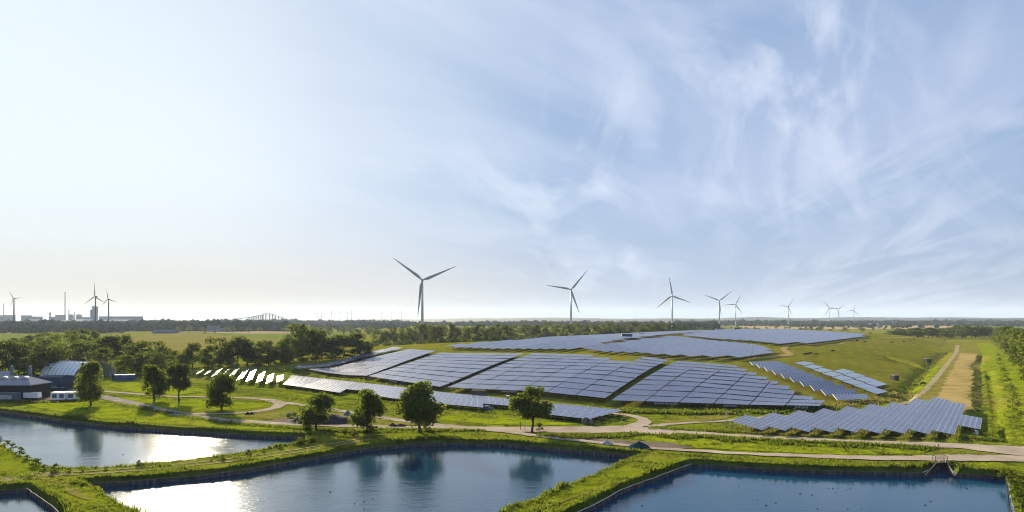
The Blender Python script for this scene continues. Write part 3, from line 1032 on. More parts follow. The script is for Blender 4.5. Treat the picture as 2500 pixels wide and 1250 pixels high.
# loose diagonal column of ten tables, pale edge beams on the left
f0 = [(1838, 891.5), (1913, 888.5), (1904, 881.5), (1831, 883)]
f1 = [(2045, 977), (2123, 973), (2115, 961.5), (2033, 962.5)]
for k in range(10):
    t_ = k / 9
    t_ = t_ * (0.72 + 0.28 * t_)
    q = []
    for i in range(4):
        x = f0[i][0] + (f1[i][0] - f0[i][0]) * t_
        y = f0[i][1] + (f1[i][1] - f0[i][1]) * t_
        h = (1.5, 1.5, 2.3, 2.3)[i]
        p = hit(x, y, h)
        q.append(Vector((p.x, p.y, p.z + h)))
    table(q, 10, 2, f'striped table with white left edge, {nth(9 - k)} from the diagonal column bottom', 'solar tables of the diagonal column', singles=True, edge=True, boxes=4 if k == 9 else 0, nposts=3, rim=0.06)

# pale blue tables on the mound's shoulder
a0 = [(1963, 892.3), (1990, 887), (1963, 882), (1937, 886)]
a1 = [(2142, 962.5), (2169, 956), (2136, 944.5), (2110, 952)]
k = 0
for i in range(8):
    t_ = i / 7
    t_ = t_ * (0.85 + 0.15 * t_)
    dbl = 2 if 3 <= i <= 6 else 1
    base = [(a0[j][0] + (a1[j][0] - a0[j][0]) * t_, a0[j][1] + (a1[j][1] - a0[j][1]) * t_) for j in range(4)]
    step = (base[1][0] - base[0][0] + 1, base[1][1] - base[0][1] - 1)
    for d in range(dbl):
        q = []
        for j in range(4):
            h = (1.6, 1.6, 2.0, 2.0)[j]
            p = hit(base[j][0] + step[0] * d, base[j][1] + step[1] * d * 0.95, h)
            q.append(Vector((p.x, p.y, p.z + h)))
        cq = (q[0] + q[1] + q[2] + q[3]) / 4
        q = [cq + (p - cq) * .95 for p in q]
        table(q, 3, 2, f'smooth sky-blue table on the mound shoulder, {nth(k)} from the top', 'smooth pale blue solar tables', gap=0.01, mats=PMP, nposts=2, rim=0.012)
        k += 1


def strips(pix, off, az, pitch, width, zl, zr, seg, label, group, singles=False, along=2.0, across=4, minlen=6.0, phase=0.0, holes=()):
    """parallel rows of tables at azimuth az, clipped to a patch drawn in photo pixels; left edge at height zl, right at zr"""
    poly = [hit(x, y, off) for x, y in pix]
    d = Vector((math.sin(az), math.cos(az), 0))
    s = Vector((math.cos(az), -math.sin(az), 0))
    S = [p.dot(s) for p in poly]
    lo, hi = min(S), max(S)
    out = []
    k = 0
    v = lo + pitch * (0.5 + phase)
    while v < hi:
        cuts = []
        n = len(poly)
        for i in range(n):
            a, b = poly[i], poly[(i + 1) % n]
            sa, sb = a.dot(s) - v, b.dot(s) - v
            if (sa < 0) != (sb < 0):
                cuts.append(a.lerp(b, sa / (sa - sb)).dot(d))
        cuts.sort()
        for c0, c1 in zip(cuts[::2], cuts[1::2]):
            if c1 - c0 > minlen:
                out.append((k, v, c0, c1))
        v += pitch
        k += 1
    for idx, (k, v, c0, c1) in enumerate(out):
        ns = max(1, int(round((c1 - c0) / seg)))
        jl, jr_ = rnd.uniform(-.10, .10), rnd.uniform(-.10, .10)
        mid = s * v + d * ((c0 + c1) / 2)
        t = thing('solar_table', f'{label}, {nth(idx)} row from the left end', 'solar table', onto(mid), group=group)
        bank, f = MB(), MB()
        for i in range(ns):
            e0, e1 = c0 + (c1 - c0) * i / ns, c0 + (c1 - c0) * (i + 1) / ns - (0.12 if ns > 1 else 0)
            q = []
            for e, sv, h in ((e0, v + width / 2, zr + jr_), (e1, v + width / 2, zr + jr_), (e1, v - width / 2, zl + jl), (e0, v - width / 2, zl + jl)):
                p = s * sv + d * e
                pc = s * v + d * e
                q.append(Vector((p.x, p.y, gh(pc.x, pc.y) + h)))
            nu = max(1, int(round((e1 - e0) / along)))
            gu, gv = 0.02 / (e1 - e0), 0.02 / width
            for a in range(nu):
                for b in range(across):
                    m = MB() if singles else bank
                    module(m, q, a / nu + gu, (a + 1) / nu - gu, b / across + gv, (b + 1) / across - gv, 0.085 if singles else .03)
                    if singles:
                        rel(t, m).build('solar_panel', PM, t)
            nn = max(2, int((e1 - e0) / 4))
            n_ = (q[1] - q[0]).cross(q[3] - q[0]).normalized()
            for w in (.15, .85):
                f.bar(lerp4(q, 0, w) - n_ * .14, lerp4(q, 1, w) - n_ * .14, .11)
            for a in range(nn + 1):
                u = .02 + .96 * a / nn
                for w in (.15, .85):
                    p = lerp4(q, u, w)
                    f.bar((p.x, p.y, gz(p.x, p.y) - .1), (p.x, p.y, p.z - .12), .12)
        if not singles:
            tag(rel(t, bank).build('solar_panel', PM, t), kind='stuff')
        rel(t, f).build('support_frame', M['steel'], t)
    return len(out)


AZR = R(35)
n1 = strips([(1790, 1031), (1838, 1045), (1904, 1047), (2030, 1050), (2160, 1053), (2300, 1056), (2346, 1054), (2372, 1040), (2374, 1024), (2370, 992), (2284, 970), (2226, 983), (2118, 994), (2010, 1004), (1932, 1011), (1856, 1018), (1813, 1020)],
       1.7, AZR, 5.1, 5.0, 2.2, 1.35, 14.0, 'dark blue flat array row by the road', 'rows of the flat array by the road bend', singles=True, along=2.3, across=4, minlen=8)
n2 = strips([(1088, 844), (1110, 847), (1200, 850), (1300, 851), (1405, 851), (1440, 844), (1520, 827), (1660, 812), (1740, 806), (1640, 806), (1500, 813), (1400, 821), (1280, 829), (1180, 836)],
       1.9, AZR, 7.2, 6.35, 2.2, 1.6, 16.0, 'pale row along the plateau back edge', 'rows along the back of the plateau', along=5.3, across=3, minlen=8)
n3 = strips([(1428, 851), (1470, 857), (1600, 864), (1700, 869), (1830, 870), (1862, 865), (1881, 857), (1872, 848), (1836, 840), (1740, 831), (1650, 821), (1560, 830), (1500, 839)],
       1.9, AZR, 7.2, 6.35, 2.45, 1.4, 16.0, 'lilac row of the rounded plateau field', 'rows in the middle of the plateau', along=5.3, across=3, minlen=8)
n4 = strips([(1664, 818), (1760, 806), (1900, 803), (2000, 808), (2110, 815), (2104, 821), (2030, 831), (2010, 834), (1902, 839), (1830, 831), (1742, 826)],
       1.9, AZR, 8.6, 7.6, 2.5, 1.4, 18.0, 'grey-blue row at the plateau far end', 'rows at the far end of the plateau', along=6.0, across=3, minlen=8)
print('rows', n1, n2, n3, n4)

# long low run of tables beside the road: three rows deep
pa, pb = [(690, 937), (735, 943), (830, 957), (900, 962), (985, 974), (1090, 985), (1180, 993), (1250, 997), (1350, 1011), (1440, 1021)], None
top = [(712, 918), (790, 926), (880, 936), (960, 945), (1040, 955), (1110, 963), (1180, 969), (1260, 979), (1380, 990), (1522, 1004)]
low = [hit(x, y, 1.7) for x, y in pa]
upp = [hit(x, y, 1.3) for x, y in top]
for i in range(9):
    for r in range(3):
        if (i, r) in ((2, 0), (6, 0)):
            continue
        q = []
        for k, w in ((i, r / 3), (i + 1, r / 3), (i + 1, (r + .98) / 3), (i, (r + .98) / 3)):
            p = low[k].lerp(upp[k], w)
            q.append(p)
        q = [lerp4(q, .004, 0), lerp4(q, .996, 0), lerp4(q, .996, 1), lerp4(q, .004, 1)]
        q = [Vector((p.x, p.y, gh(p.x, p.y) + h)) for p, h in zip(q, (1.45, 1.45, 1.72, 1.72))]
        L = (q[1] - q[0]).length
        table(q, max(3, int(L / 2.4)), 4, f'roadside run table, {("front", "middle", "back")[r]} line, {nth(i)} from the left end', 'solar tables of the low roadside run',
              nposts=max(3, int(L / 4)), rim=0.05, singles=i >= 4)

# short rows on the spur at the left, seen end on: bright faces, dark undersides
spur = [[(447, 907), (454, 904), (459.5, 901.7), (452, 903.6)], [(460, 911), (471, 906), (481, 901.7), (468, 905.5)], [(478, 914), (491, 908), (500, 901), (486, 906)],
        [(497, 916), (509, 910.6), (522, 899.8), (509, 905.5)], [(516, 919), (531, 913), (544.5, 898), (531, 903.6)], [(541, 916), (552, 910), (567, 896.5), (555, 902)],
        [(556, 921), (570, 915), (589, 895), (574, 902)], [(577, 928.5), (593, 922), (612, 894), (596, 903)], [(600, 931), (616, 925), (626.5, 900), (610.5, 909)],
        [(625, 934), (640, 928), (648, 906), (632, 915)], [(649, 936), (664, 930.5), (669, 911), (654, 918)], [(675, 933), (691, 927), (692, 914), (676, 918)],
        [(619.5, 898), (628, 894.5), (635.5, 891.5), (625, 895)], [(644, 896), (650, 893.5), (657, 890.5), (651, 892.5)], [(666, 894), (672, 892), (680, 889.5), (674, 891.5)]]
for i, c4_ in enumerate(spur):
    q = []
    for (x, y), h in zip(c4_, (1.9, 2.4, 2.4, 1.9)):
        p = hit(x, y, h)
        q.append(Vector((p.x, p.y, p.z + h)))
    L = (q[3] - q[0]).length
    table(q, 2, max(3, int(L / 3)), f'glaring end-on table on the left spur, {nth(i)} from the left' if i < 12 else f'thin far table by the dark trees, {nth(i - 12)} of three', 'end-on solar tables on the left spur', nposts=2, rim=0.04)
# ================================================================== WIND TURBINES
def blade_mesh(L):
    """tapered, slightly twisted blade along +Z from the hub"""
    m = MB()
    st = [(0.0, .020, .020), (.05, .021, .021), (.16, .042, .014), (.30, .036, .009), (.55, .025, .006), (.80, .014, .004), (.96, .006, .002), (1.0, .002, .001)]
    rings = []
    for z, ch, th in st:
        tw = R(14) * (1 - z) ** 2
        ring = []
        for k in range(8):
            a = 2 * math.pi * k / 8
            x, y = math.cos(a) * ch * L + (ch * L * .35 if z > .1 else 0), math.sin(a) * th * L
            ring.append((x * math.cos(tw) - y * math.sin(tw), x * math.sin(tw) + y * math.cos(tw), z * L))
        rings.append(ring)
    for r in rings:
        m.v += r
    for i in range(len(rings) - 1):
        for k in range(8):
            k2 = (k + 1) % 8
            m.f.append((i * 8 + k, i * 8 + k2, (i + 1) * 8 + k2, (i + 1) * 8 + k))
            m.m.append(0)
            m.s.append(True)
    m.f.append(tuple(range((len(rings) - 1) * 8, len(rings) * 8)))
    m.m.append(0)
    m.s.append(False)
    return m.mesh('blade', M['blade'])


BL = blade_mesh(44.0)


def tower_mesh(hh):
    m = MB()
    m.tube([(0, 0, -1), (0, 0, 0.3), (0, 0, hh * .5), (0, 0, hh - 1.2)], [2.6, 2.1, 1.65, 1.15], 14)
    return m.mesh('tower', M['turbine'])


nm = MB()
nm.tube([(0, -2.4, 0), (0, -1.2, 0), (0, 4.5, .1), (0, 7.0, .15), (0, 7.6, .15)], [1.0, 1.75, 1.8, 1.5, .7], 12)
nm.box((0, 5.0, 1.7), (.4, 1.2, .5))
NAC = nm.mesh('nacelle', M['turbine'])
hm = MB()
hm.tube([(0, -4.9, 0), (0, -4.5, 0), (0, -3.6, 0), (0, -2.5, 0)], [.25, .9, 1.45, 1.5], 12)
HUB = hm.mesh('hub', M['turbine'])
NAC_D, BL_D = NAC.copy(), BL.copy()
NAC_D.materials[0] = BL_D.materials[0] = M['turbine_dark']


def turbine(hub_px, tip, Y, label, group, yaw=None, rad=44.0, far=False, dirs=None):
    """hub_px: photo place of the hub; tip: angle of the first blade, degrees clockwise from straight up as seen by the camera"""
    hub = at(hub_px[0], Y, CAMH - (hub_px[1] - HY) / FOC * Y)
    az = math.atan2(hub.x, hub.y)
    yaw = -az if yaw is None else yaw - az           # facing the camera unless turned
    g = 0.0
    hh = hub.z - g
    k = rad / 44.0
    t = thing('wind_turbine', label, 'wind turbine', (hub.x + 3.2 * k * math.sin(-yaw) * 0, hub.y, g), yaw, group)
    s = hh / 80.0
    tm = tower_mesh(hh)
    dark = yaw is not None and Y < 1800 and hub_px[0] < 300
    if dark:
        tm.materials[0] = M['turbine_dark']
    tw = obj('tower', tm, t)
    n = obj('nacelle', NAC_D if dark else NAC, t, (0, 0, hh))
    n.scale = (k,) * 3
    h = obj('hub', HUB, t, (0, 0, hh))
    h.scale = (k,) * 3
    for i in range(3):
        a = R(tip + 120 * i)
        b = obj('blade', BL_D if dark else BL, t, (0, -3.4 * k, hh))
        b.rotation_euler = (R(-2), a, 0)
        b.scale = (k, k, k)
    return t


G1 = 'wind turbines behind the mound'
turbine((1031, 684), -53, 904, 'biggest wind turbine, nearest, rising behind the dark tree belt', G1, rad=48)
turbine((1394, 707), 40, 1197, 'second tallest wind turbine, standing right of the biggest one', G1, rad=44)
turbine((1641, 722), -9, 1518, 'wind turbine with one blade almost straight up, over the plateau array', G1, rad=44)
turbine((1756, 734), 52, 1932, 'wind turbine with a spread Y of blades, left one of a close pair', G1, rad=44)
turbine((1796, 743), 26, 2428, 'smaller wind turbine, right one of a close pair', G1, rad=42)
turbine((1925, 748), 35, 2833, 'lone small wind turbine between the close pair and the crossing group', G1, rad=42, yaw=R(-28))
turbine((2024, 753), -32, 3400, 'small wind turbine at the left of the far right trio', G1, rad=46, yaw=R(12))
turbine((2046, 755.6), 50, 3790, 'small wind turbine in the middle of the far right trio', G1, rad=46)
turbine((2083, 757), 17, 4047, 'small wind turbine at the right end of the whole row', G1, rad=44)
G2 = 'dark wind turbines by the factories'
turbine((34, 729), -36, 1735, 'dark wind turbine nearest the left edge of the view', G2, rad=24, yaw=R(-48))
turbine((233, 724), -2, 1574, 'dark wind turbine in front of the stepped tower block', G2, rad=32, yaw=R(-42))
turbine((265, 730), -12, 1770, 'dark wind turbine above the long warehouse', G2, rad=27, yaw=R(-42))
G3 = 'tiny wind turbines on the horizon'
for i, (x, y, a) in enumerate([(774, 763, -5), (785, 763.5, 60), (810, 762, -35), (830, 763, 5), (847.5, 762, 0), (858, 762.5, 2), (932, 761.5, -20), (956.6, 763, 55), (979.7, 762.5, -5), (690, 766, 50), (672, 768, 10), (618, 767, 45), (589, 768, -40)]):
    turbine((x, y), a, 5600 + 90 * i, 'tiny wind turbine on the horizon, ' + (f'{nth(i)} from the left of the group beyond the bridge' if i < 9 else f'{nth(i - 9)} of four around the bridge'), G3, rad=33)
# ================================================================== TREES
def crown_mesh(name, seed, n, leaf, shape, matl, lobes=14, solid=0.35):
    """crown of a tree 1 m tall and 1 m wide: leaf sprays spread over uneven lobes, with gaps"""
    r = np.random.RandomState(seed)
    lo = {'round': .10, 'oval': .05, 'tall': .05, 'cone': .12, 'open': .24, 'low': .02}[shape]
    L = []
    tries = 0
    while len(L) < lobes and tries < 4000:
        tries += 1
        z = r.uniform(lo + .10, .92)
        t = (z - lo) / (1 - lo)
        if shape == 'round':
            e = math.sqrt(max(0, 1 - (2 * t - 1.0) ** 2)) * .95
        elif shape == 'oval':
            e = math.sqrt(max(0, 1 - abs(2 * t - .95) ** 2.2)) * .95
        elif shape == 'tall':
            e = min(1, 4 * t) * (1 - t) ** .45 * .9
        elif shape == 'cone':
            e = min(1, 3.0 * t) * (1 - .92 * t) ** .72 * 1.05
        elif shape == 'low':
            e = math.sqrt(max(0, 1 - t ** 1.7))
        else:
            e = math.sqrt(max(0, 1 - (2 * t - 1.0) ** 2)) * 1.0
        a = r.uniform(0, 2 * math.pi)
        d = .36 * e * math.sqrt(r.uniform(.08, 1))
        rad = r.uniform(.10, .20) * (.55 + .6 * e) * (1.0 if shape != 'open' else .8)
        c = np.array([math.cos(a) * d, math.sin(a) * d, z])
        if all(np.linalg.norm((c - o[0]) * [1, 1, .8]) > .55 * rad for o in L):
            L.append((c, rad))
    L.append((np.array([0, 0, .93 if shape in ('cone', 'tall') else .86]), .09 if shape in ('cone', 'tall') else .12))
    w = np.array([l[1] ** 2 for l in L])
    pick = r.choice(len(L), n, p=w / w.sum())
    C = np.array([L[i][0] for i in pick])
    rad = np.array([L[i][1] for i in pick])
    d = r.normal(size=(n, 3))
    d /= np.linalg.norm(d, axis=1)[:, None]
    d[:, 2] = np.where(d[:, 2] < -.5, -d[:, 2], d[:, 2])
    rr = np.where(r.rand(n) < solid, r.uniform(.3, .8, n), r.normal(1.0, .17, n))
    P = C + d * (rad * rr)[:, None] * np.array([1, 1, .85])
    P[:, 2] = np.maximum(P[:, 2], lo * .8)
    nrm = d + r.normal(size=(n, 3)) * .7
    nrm /= np.linalg.norm(nrm, axis=1)[:, None]
    u = np.cross(nrm, r.normal(size=(n, 3)))
    u /= np.linalg.norm(u, axis=1)[:, None]
    v = np.cross(nrm, u)
    s = leaf * r.uniform(.6, 1.35, n)[:, None]
    asp = r.uniform(.5, .95, n)[:, None]
    k = [P - u * s, P - v * s * asp * .8 + u * s * .15, P + u * s, P + v * s * asp + u * s * .1]
    V = np.stack(k, 1).reshape(-1, 3)
    kx = .5 / np.percentile(np.hypot(V[:, 0], V[:, 1]), 97)
    kz = 1.0 / np.percentile(V[:, 2], 99.7)
    V = V * np.array([kx, kx, kz])
    L = [(c * np.array([kx, kx, kz]), rd * kx) for c, rd in L]
    me = bpy.data.meshes.new(name)
    me.vertices.add(4 * n)
    me.vertices.foreach_set('co', V.ravel())
    me.loops.add(4 * n)
    me.loops.foreach_set('vertex_index', np.arange(4 * n, dtype=np.int32))
    me.polygons.add(n)
    me.polygons.foreach_set('loop_start', np.arange(0, 4 * n, 4, dtype=np.int32))
    me.polygons.foreach_set('loop_total', np.full(n, 4, np.int32))
    me.materials.append(matl)
    me.update()
    me.validate()
    return me, L


def trunk_mesh(seed, L, lo=.2, girth=.020):
    r = random.Random(seed)
    m = MB()
    bend = [(r.uniform(-.012, .012), r.uniform(-.012, .012)) for _ in range(5)]
    zs = [-.02, .06, .2, .42, .70]
    pts = [(bend[i][0] * i, bend[i][1] * i, z) for i, z in enumerate(zs)]
    m.tube(pts, [girth * 1.5, girth * 1.05, girth * .9, girth * .6, girth * .2], 7)
    for c, rad in r.sample(L, min(6, len(L))):
        z0 = max(.14, min(.5, c[2] * .55))
        b = (bend[2][0] * 2, bend[2][1] * 2, z0)
        mid = (b[0] * .5 + c[0] * .5, b[1] * .5 + c[1] * .5, z0 * .4 + c[2] * .6)
        m.tube([b, mid, tuple(c)], [girth * .5, girth * .32, girth * .1], 5, cap=False)
    return m.mesh('trunk', M['bark'])


TEMPL = {}


def templ(kind, matl, n, leaf, seed, shape, lobes=14, solid=.35, girth=.020):
    me, L = crown_mesh('crown', seed, n, leaf, shape, M[matl], lobes, solid)
    TEMPL.setdefault(kind, []).append((me, trunk_mesh(seed, L, girth=girth)))


for i in range(4):
    templ('belt', 'leaf_deep', 2300, .030, 40 + i, ('round', 'oval', 'oval', 'low')[i], 18)
for i in range(3):
    templ('belt_olive', 'leaf_olive', 2300, .030, 60 + i, ('oval', 'round', 'oval')[i], 18)
for i in range(2):
    templ('tall', 'leaf_deep', 1900, .028, 70 + i, 'tall', 20)
for i in range(3):
    templ('bright', 'leaf_bright', 2300, .030, 80 + i, ('oval', 'low', 'oval')[i], 18)
for i in range(3):
    templ('small', 'leaf_deep', 420, .060, 90 + i, ('round', 'low', 'oval')[i], 10)
for i in range(2):
    templ('shrub', 'leaf', 520, .055, 100 + i, 'low', 9)
    templ('shrub_bright', 'leaf_bright', 520, .055, 110 + i, 'low', 9)


def tree(pos, h, w, kind, label, group=None, name='tree', cat='tree', var=None, shapes=None, solo=None):
    me, tr = solo or TEMPL[kind][var if var is not None else rnd.randrange(len(TEMPL[kind]))]
    t = thing(name, label, cat, pos, rnd.uniform(0, 6.28), group, (w, w, h))
    obj('trunk' if name != 'shrub' else 'stem', tr, t)
    obj('crown' if name != 'shrub' else 'foliage', me, t)
    return t


def ptree(x, yb, yt, w, kind, label, group=None, **kw):
    """tree from photo measures: base and top pixel, width in pixels"""
    p = hit(x, yb)
    h = (yb - yt) / FOC * p.y
    return tree(onto(p, -.1), h * 1.02, w / FOC * p.y * 1.06, kind, label, group, **kw)


# the single trees along the roads: each its own crown
solo = [
    ((222, 990), 884, 64, 'oval', 'leaf', 'dark oval tree beside the white trailers, rooted on the lawn by the pale pond', .8),
    ((376, 979), 892, 64, 'oval', 'leaf', 'very dark broad tree between the asphalt road and the upper path', .8),
    ((437, 981), 890, 58, 'open', 'leaf_olive', 'lighter, see-through tree next to the very dark one on the lawn', .45),
    ((541, 1000), 913, 68, 'oval', 'leaf', 'dark tree in front of the end-on tables, at the bend of the path', .8),
    ((771, 1049), 962, 84, 'round', 'leaf', 'ragged bushy tree in front of the black earth heap', .6),
    ((897, 1056), 953, 80, 'oval', 'leaf', 'columnar dense tree where the dyke track meets the road', .7),
    ((1026, 1056), 935, 108, 'cone', 'leaf', 'largest roadside tree, broad and pointed, mirrored in the middle pond', .6),
    ((1300, 1056), 947, 94, 'open', 'leaf', 'lone tree by the junction with a bare lower trunk', .5),
]
for i, ((x, yb), yt, w, shape, mt, label, solid) in enumerate(solo):
    me, L = crown_mesh('crown', 200 + i * 7, 6500, .026, shape, M[mt], 26, .25)
    tm = trunk_mesh(200 + i, L, girth=.030)
    ptree(x, yb, yt, w, None, label, 'single trees along the roads', solo=(me, tm))
for x, yb, yt, w, lb in ((752, 1050, 1022, 34, 'low leafy shrub at the foot of the ragged tree'), (905, 1058, 1038, 40, 'low leafy shrub hiding the foot of the columnar tree'),
                         (1040, 1050, 1028, 22, 'small bright shrub beside the trunk of the largest roadside tree'), (718, 1026, 1006, 26, 'shrub on the black earth heap'),
                         (1318, 1052, 1030, 20, 'low shrub hanging beside the lone junction tree')):
    ptree(x, yb, yt, w, 'shrub', lb, 'shrubs round the single trees', name='shrub', cat='shrub')
ptree(305, 918, 867, 54, 'bright', 'round yellow-green tree behind the blue containers', var=0)

# dark belt at the left, behind the farm and the spur
left = [(-18, 925, 838, 60), (14, 922, 836, 60), (45, 918, 842, 56), (76, 915, 838, 58), (104, 922, 832, 78), (134, 917, 846, 62), (166, 901, 820, 60), (190, 905, 838, 66), (216, 903, 842, 50),
        (67, 868, 823, 30), (92, 862, 819, 20), (114, 862, 816, 28), (132, 862, 819, 18), (38, 860, 829, 22), (245, 916, 855, 52), (262, 893, 826, 56), (288, 890, 822, 64), (312, 886, 842, 44),
        (340, 902, 838, 56), (352, 915, 862, 62), (375, 903, 838, 66), (388, 918, 861, 66), (404, 898, 850, 50), (426, 905, 860, 32), (444, 902, 868, 32), (470, 896, 842, 40), (500, 898, 853, 42),
        (534, 896, 829, 54), (556, 893, 836, 40), (580, 893, 826, 58), (604, 891, 836, 52), (632, 892, 838, 46), (656, 890, 836, 50), (688, 889, 832, 50), (706, 886, 822, 56), (733, 880, 796, 74),
        (762, 879, 808, 58), (786, 878, 811, 58), (812, 876, 830, 50), (840, 873, 822, 62), (866, 872, 818, 50), (888, 868, 836, 40), (206, 870, 808, 34), (226, 868, 812, 28), (180, 872, 812, 40)]
for i, (x, yb, yt, w) in enumerate(left):
    k = 'belt_olive' if i in (4, 5, 25, 29, 16, 38, 41) else 'belt'
    ptree(x, yb, yt - 4, w * 1.15, k, f'{"olive" if k == "belt_olive" else "dark"} belt tree behind the farm and spur, {nth(i)} along', 'trees of the dark belt behind the farm')
for i, (x, yb, yt, w) in enumerate([(215, 905, 880, 40), (350, 918, 895, 46), (420, 912, 890, 34), (455, 903, 884, 40), (520, 900, 880, 46), (560, 897, 876, 44), (620, 896, 876, 44), (660, 893, 872, 44), (700, 890, 868, 44), (740, 884, 862, 46), (780, 881, 858, 40), (820, 878, 856, 40), (860, 874, 852, 44), (905, 868, 846, 40), (20, 928, 905, 50), (70, 922, 900, 50)]):
    ptree(x, yb, yt, w, 'shrub', f'dark undergrowth shrub at the foot of the left belt, {nth(i)} along', 'undergrowth of the left belt', name='shrub', cat='shrub')

# belt behind the mound: roots hidden by the panels
belt = []
r_ = random.Random(5)
x = 925
while x < 1680:
    belt.append((x, r_.uniform(690, 780) if x < 1250 else r_.uniform(880, 960)))
    x += r_.uniform(13, 21)
tops = [(900, 812), (945, 806), (1000, 792), (1040, 788), (1090, 788), (1130, 796), (1200, 789), (1300, 788), (1420, 788), (1500, 788), (1580, 788), (1640, 791), (1700, 797)]
i = 0
for x, Y in belt:
    for (a, ya), (b, yb_) in zip(tops, tops[1:]):
        if a <= x <= b:
            yt = ya + (yb_ - ya) * (x - a) / (b - a)
    yt += r_.uniform(-2.5, 6)
    p = at(x, Y)
    h = CAMH - (yt - HY) / FOC * Y
    k = 'belt_olive' if r_.random() < .45 else 'belt'
    tree((p.x, p.y, gz(p.x, p.y) - .2), h - max(0, gz(p.x, p.y)), r_.uniform(13, 20), k, f'{"pale-topped" if k == "belt_olive" else "dark"} tree behind the mound, {nth(i)} from the belt left end', 'trees of the belt behind the mound')
    i += 1
for j in range(26):                                   # lower row in front of it
    x = 915 + j * 27 + r_.uniform(-6, 6)
    Y = 660 if x < 1240 else 860
    p = at(x, Y)
    tree((p.x, p.y, gz(p.x, p.y) - .2), r_.uniform(8, 12), r_.uniform(11, 17), 'belt', f'low bushy tree before the mound belt, {nth(j)} from its left end', 'low trees before the mound belt', var=3)

# dark belt at the right, past the meadow
for j in range(30):
    x = 2175 + j * 11.5 + r_.uniform(-3, 3)
    Y = r_.uniform(1030, 1130)
    p = at(x, Y)
    yt = 806 - 8 * math.sin(max(0, min(1, (x - 2180) / 330)) * math.pi) + r_.uniform(-3, 4)
    h = CAMH - (yt - HY) / FOC * Y
    tree((p.x, p.y, -.2), h * 1.06, r_.uniform(17, 25), 'belt', f'blue-green tree past the meadow, {nth(j)} from the belt left end', 'trees of the dark belt past the meadow')
# sunlit hedge of trees down the right edge
hedge = [(2424, 838, 801), (2434, 845, 802), (2444, 852, 800), (2455, 861, 806), (2466, 871, 808), (2478, 883, 815), (2490, 895, 820), (2503, 909, 824), (2518, 925, 830), (2536, 945, 838), (2558, 968, 848), (2586, 998, 860), (2440, 842, 803), (2452, 852, 803), (2468, 863, 806), (2486, 878, 812), (2506, 896, 818)]
for j, (x, yb, yt) in enumerate(hedge):
    p = gp(x + 13, yb)
    h = (yb - yt) / FOC * p.y * 1.08
    tree((p.x, p.y, -.2), h, h * .95, 'bright', f'sunlit yellow-green tree of the right hedge, {nth(j)} counting from its far end', 'sunlit trees of the right hedge')
# trees and bushes of the far hedgerows
spots = []
for x0, x1, Y0, Y1, n, hh in ((690, 930, 1150, 1700, 26, (11, 16)), (560, 700, 1500, 2300, 16, (9, 14)), (1690, 1860, 1300, 1700, 20, (9, 14)), (1860, 2200, 1500, 2200, 24, (7, 12)), (420, 620, 1400, 1700, 13, (8, 14))):
    for _ in range(n):
        spots.append((r_.uniform(x0, x1), r_.uniform(Y0, Y1), r_.uniform(*hh)))
for j, (x, Y, h) in enumerate(sorted(spots)):
    p = at(x, Y)
    tree((p.x, p.y, -.2), h, h * r_.uniform(.9, 1.4), 'small', f'small round field tree dotting the far plain, {nth(j)} from the left', 'small trees dotted over the far plain')

# far woods: thousands of crowns that read as one mass
ico = bmesh.new()
bmesh.ops.create_icosphere(ico, subdivisions=1, radius=1.0)
IV = np.array([v.co[:] for v in ico.verts])
IF = np.array([[v.index for v in f.verts] for f in ico.faces])
ico.free()


def wood(name, spots, label=None):
    r = np.random.RandomState(len(spots))
    n = len(spots)
    S = np.array(spots)
    jit = 1 + r.uniform(-.28, .28, (n, len(IV), 1))
    V = IV[None] * jit * S[:, None, 3:4] * np.array([1, 1, 0]) + IV[None] * jit * S[:, None, 4:5] * np.array([0, 0, 1]) + S[:, None, :3]
    F = IF[None] + (np.arange(n) * len(IV))[:, None, None]
    me = bpy.data.meshes.new(name)
    me.from_pydata(V.reshape(-1, 3).tolist(), [], F.reshape(-1, 3).tolist())
    me.materials.append(M['far_leaf'])
    me.update()
    tag(obj(name, me), kind='stuff')


def scatter(px0, px1, Y0, Y1, n, h=(8, 14), clump=None):
    out = []
    k = 0
    while len(out) < n and k < n * 20:
        k += 1
        Y = 1 / rnd.uniform(1 / Y1, 1 / Y0)
        p = at(rnd.uniform(px0, px1), Y)
        if clump and math.sin(p.x / clump + 1.3 * math.sin(Y / clump / 2.2)) + math.sin(Y / (clump * 1.7) + p.x / clump / 3) < rnd.uniform(-.4, .5):
            continue
        hh = rnd.uniform(*h) * (1.35 if rnd.random() < .06 else 1)
        out.append((p.x, p.y, hh * .48, hh * rnd.uniform(.45, .8), hh * .52))
    return out


wood('far_woods', scatter(-150, 700, 1650, 3600, 3800, (12, 21)))
wood('far_woods', scatter(-150, 300, 1420, 1700, 260, (9, 15)))
wood('far_woods', scatter(300, 1000, 2900, 5200, 2200, (11, 20)))
wood('far_woods', scatter(880, 1750, 1500, 4400, 2600, (10, 18), 210))
wood('far_woods', scatter(1650, 2700, 3000, 5200, 2800, (11, 20)))
wood('far_woods', scatter(1650, 2700, 2200, 3000, 420, (8, 15), 160))
wood('far_woods', scatter(2330, 2750, 1250, 2300, 700, (10, 18), 300))
wood('far_woods', scatter(540, 730, 3500, 4600, 420, (16, 25)))
wood('far_woods', scatter(560, 1000, 1900, 2500, 160, (8, 14), 170))
# ================================================================== BUILDINGS
def hull(t, name, pts_bottom, pts_top, matl, cap=True):
    m = MB()
    n = len(pts_bottom)
    for i in range(n):
        j = (i + 1) % n
        m.poly([pts_bottom[i], pts_bottom[j], pts_top[j], pts_top[i]])
    if cap:
        m.poly(pts_top)
    return rel(t, m).build(name, matl, t)


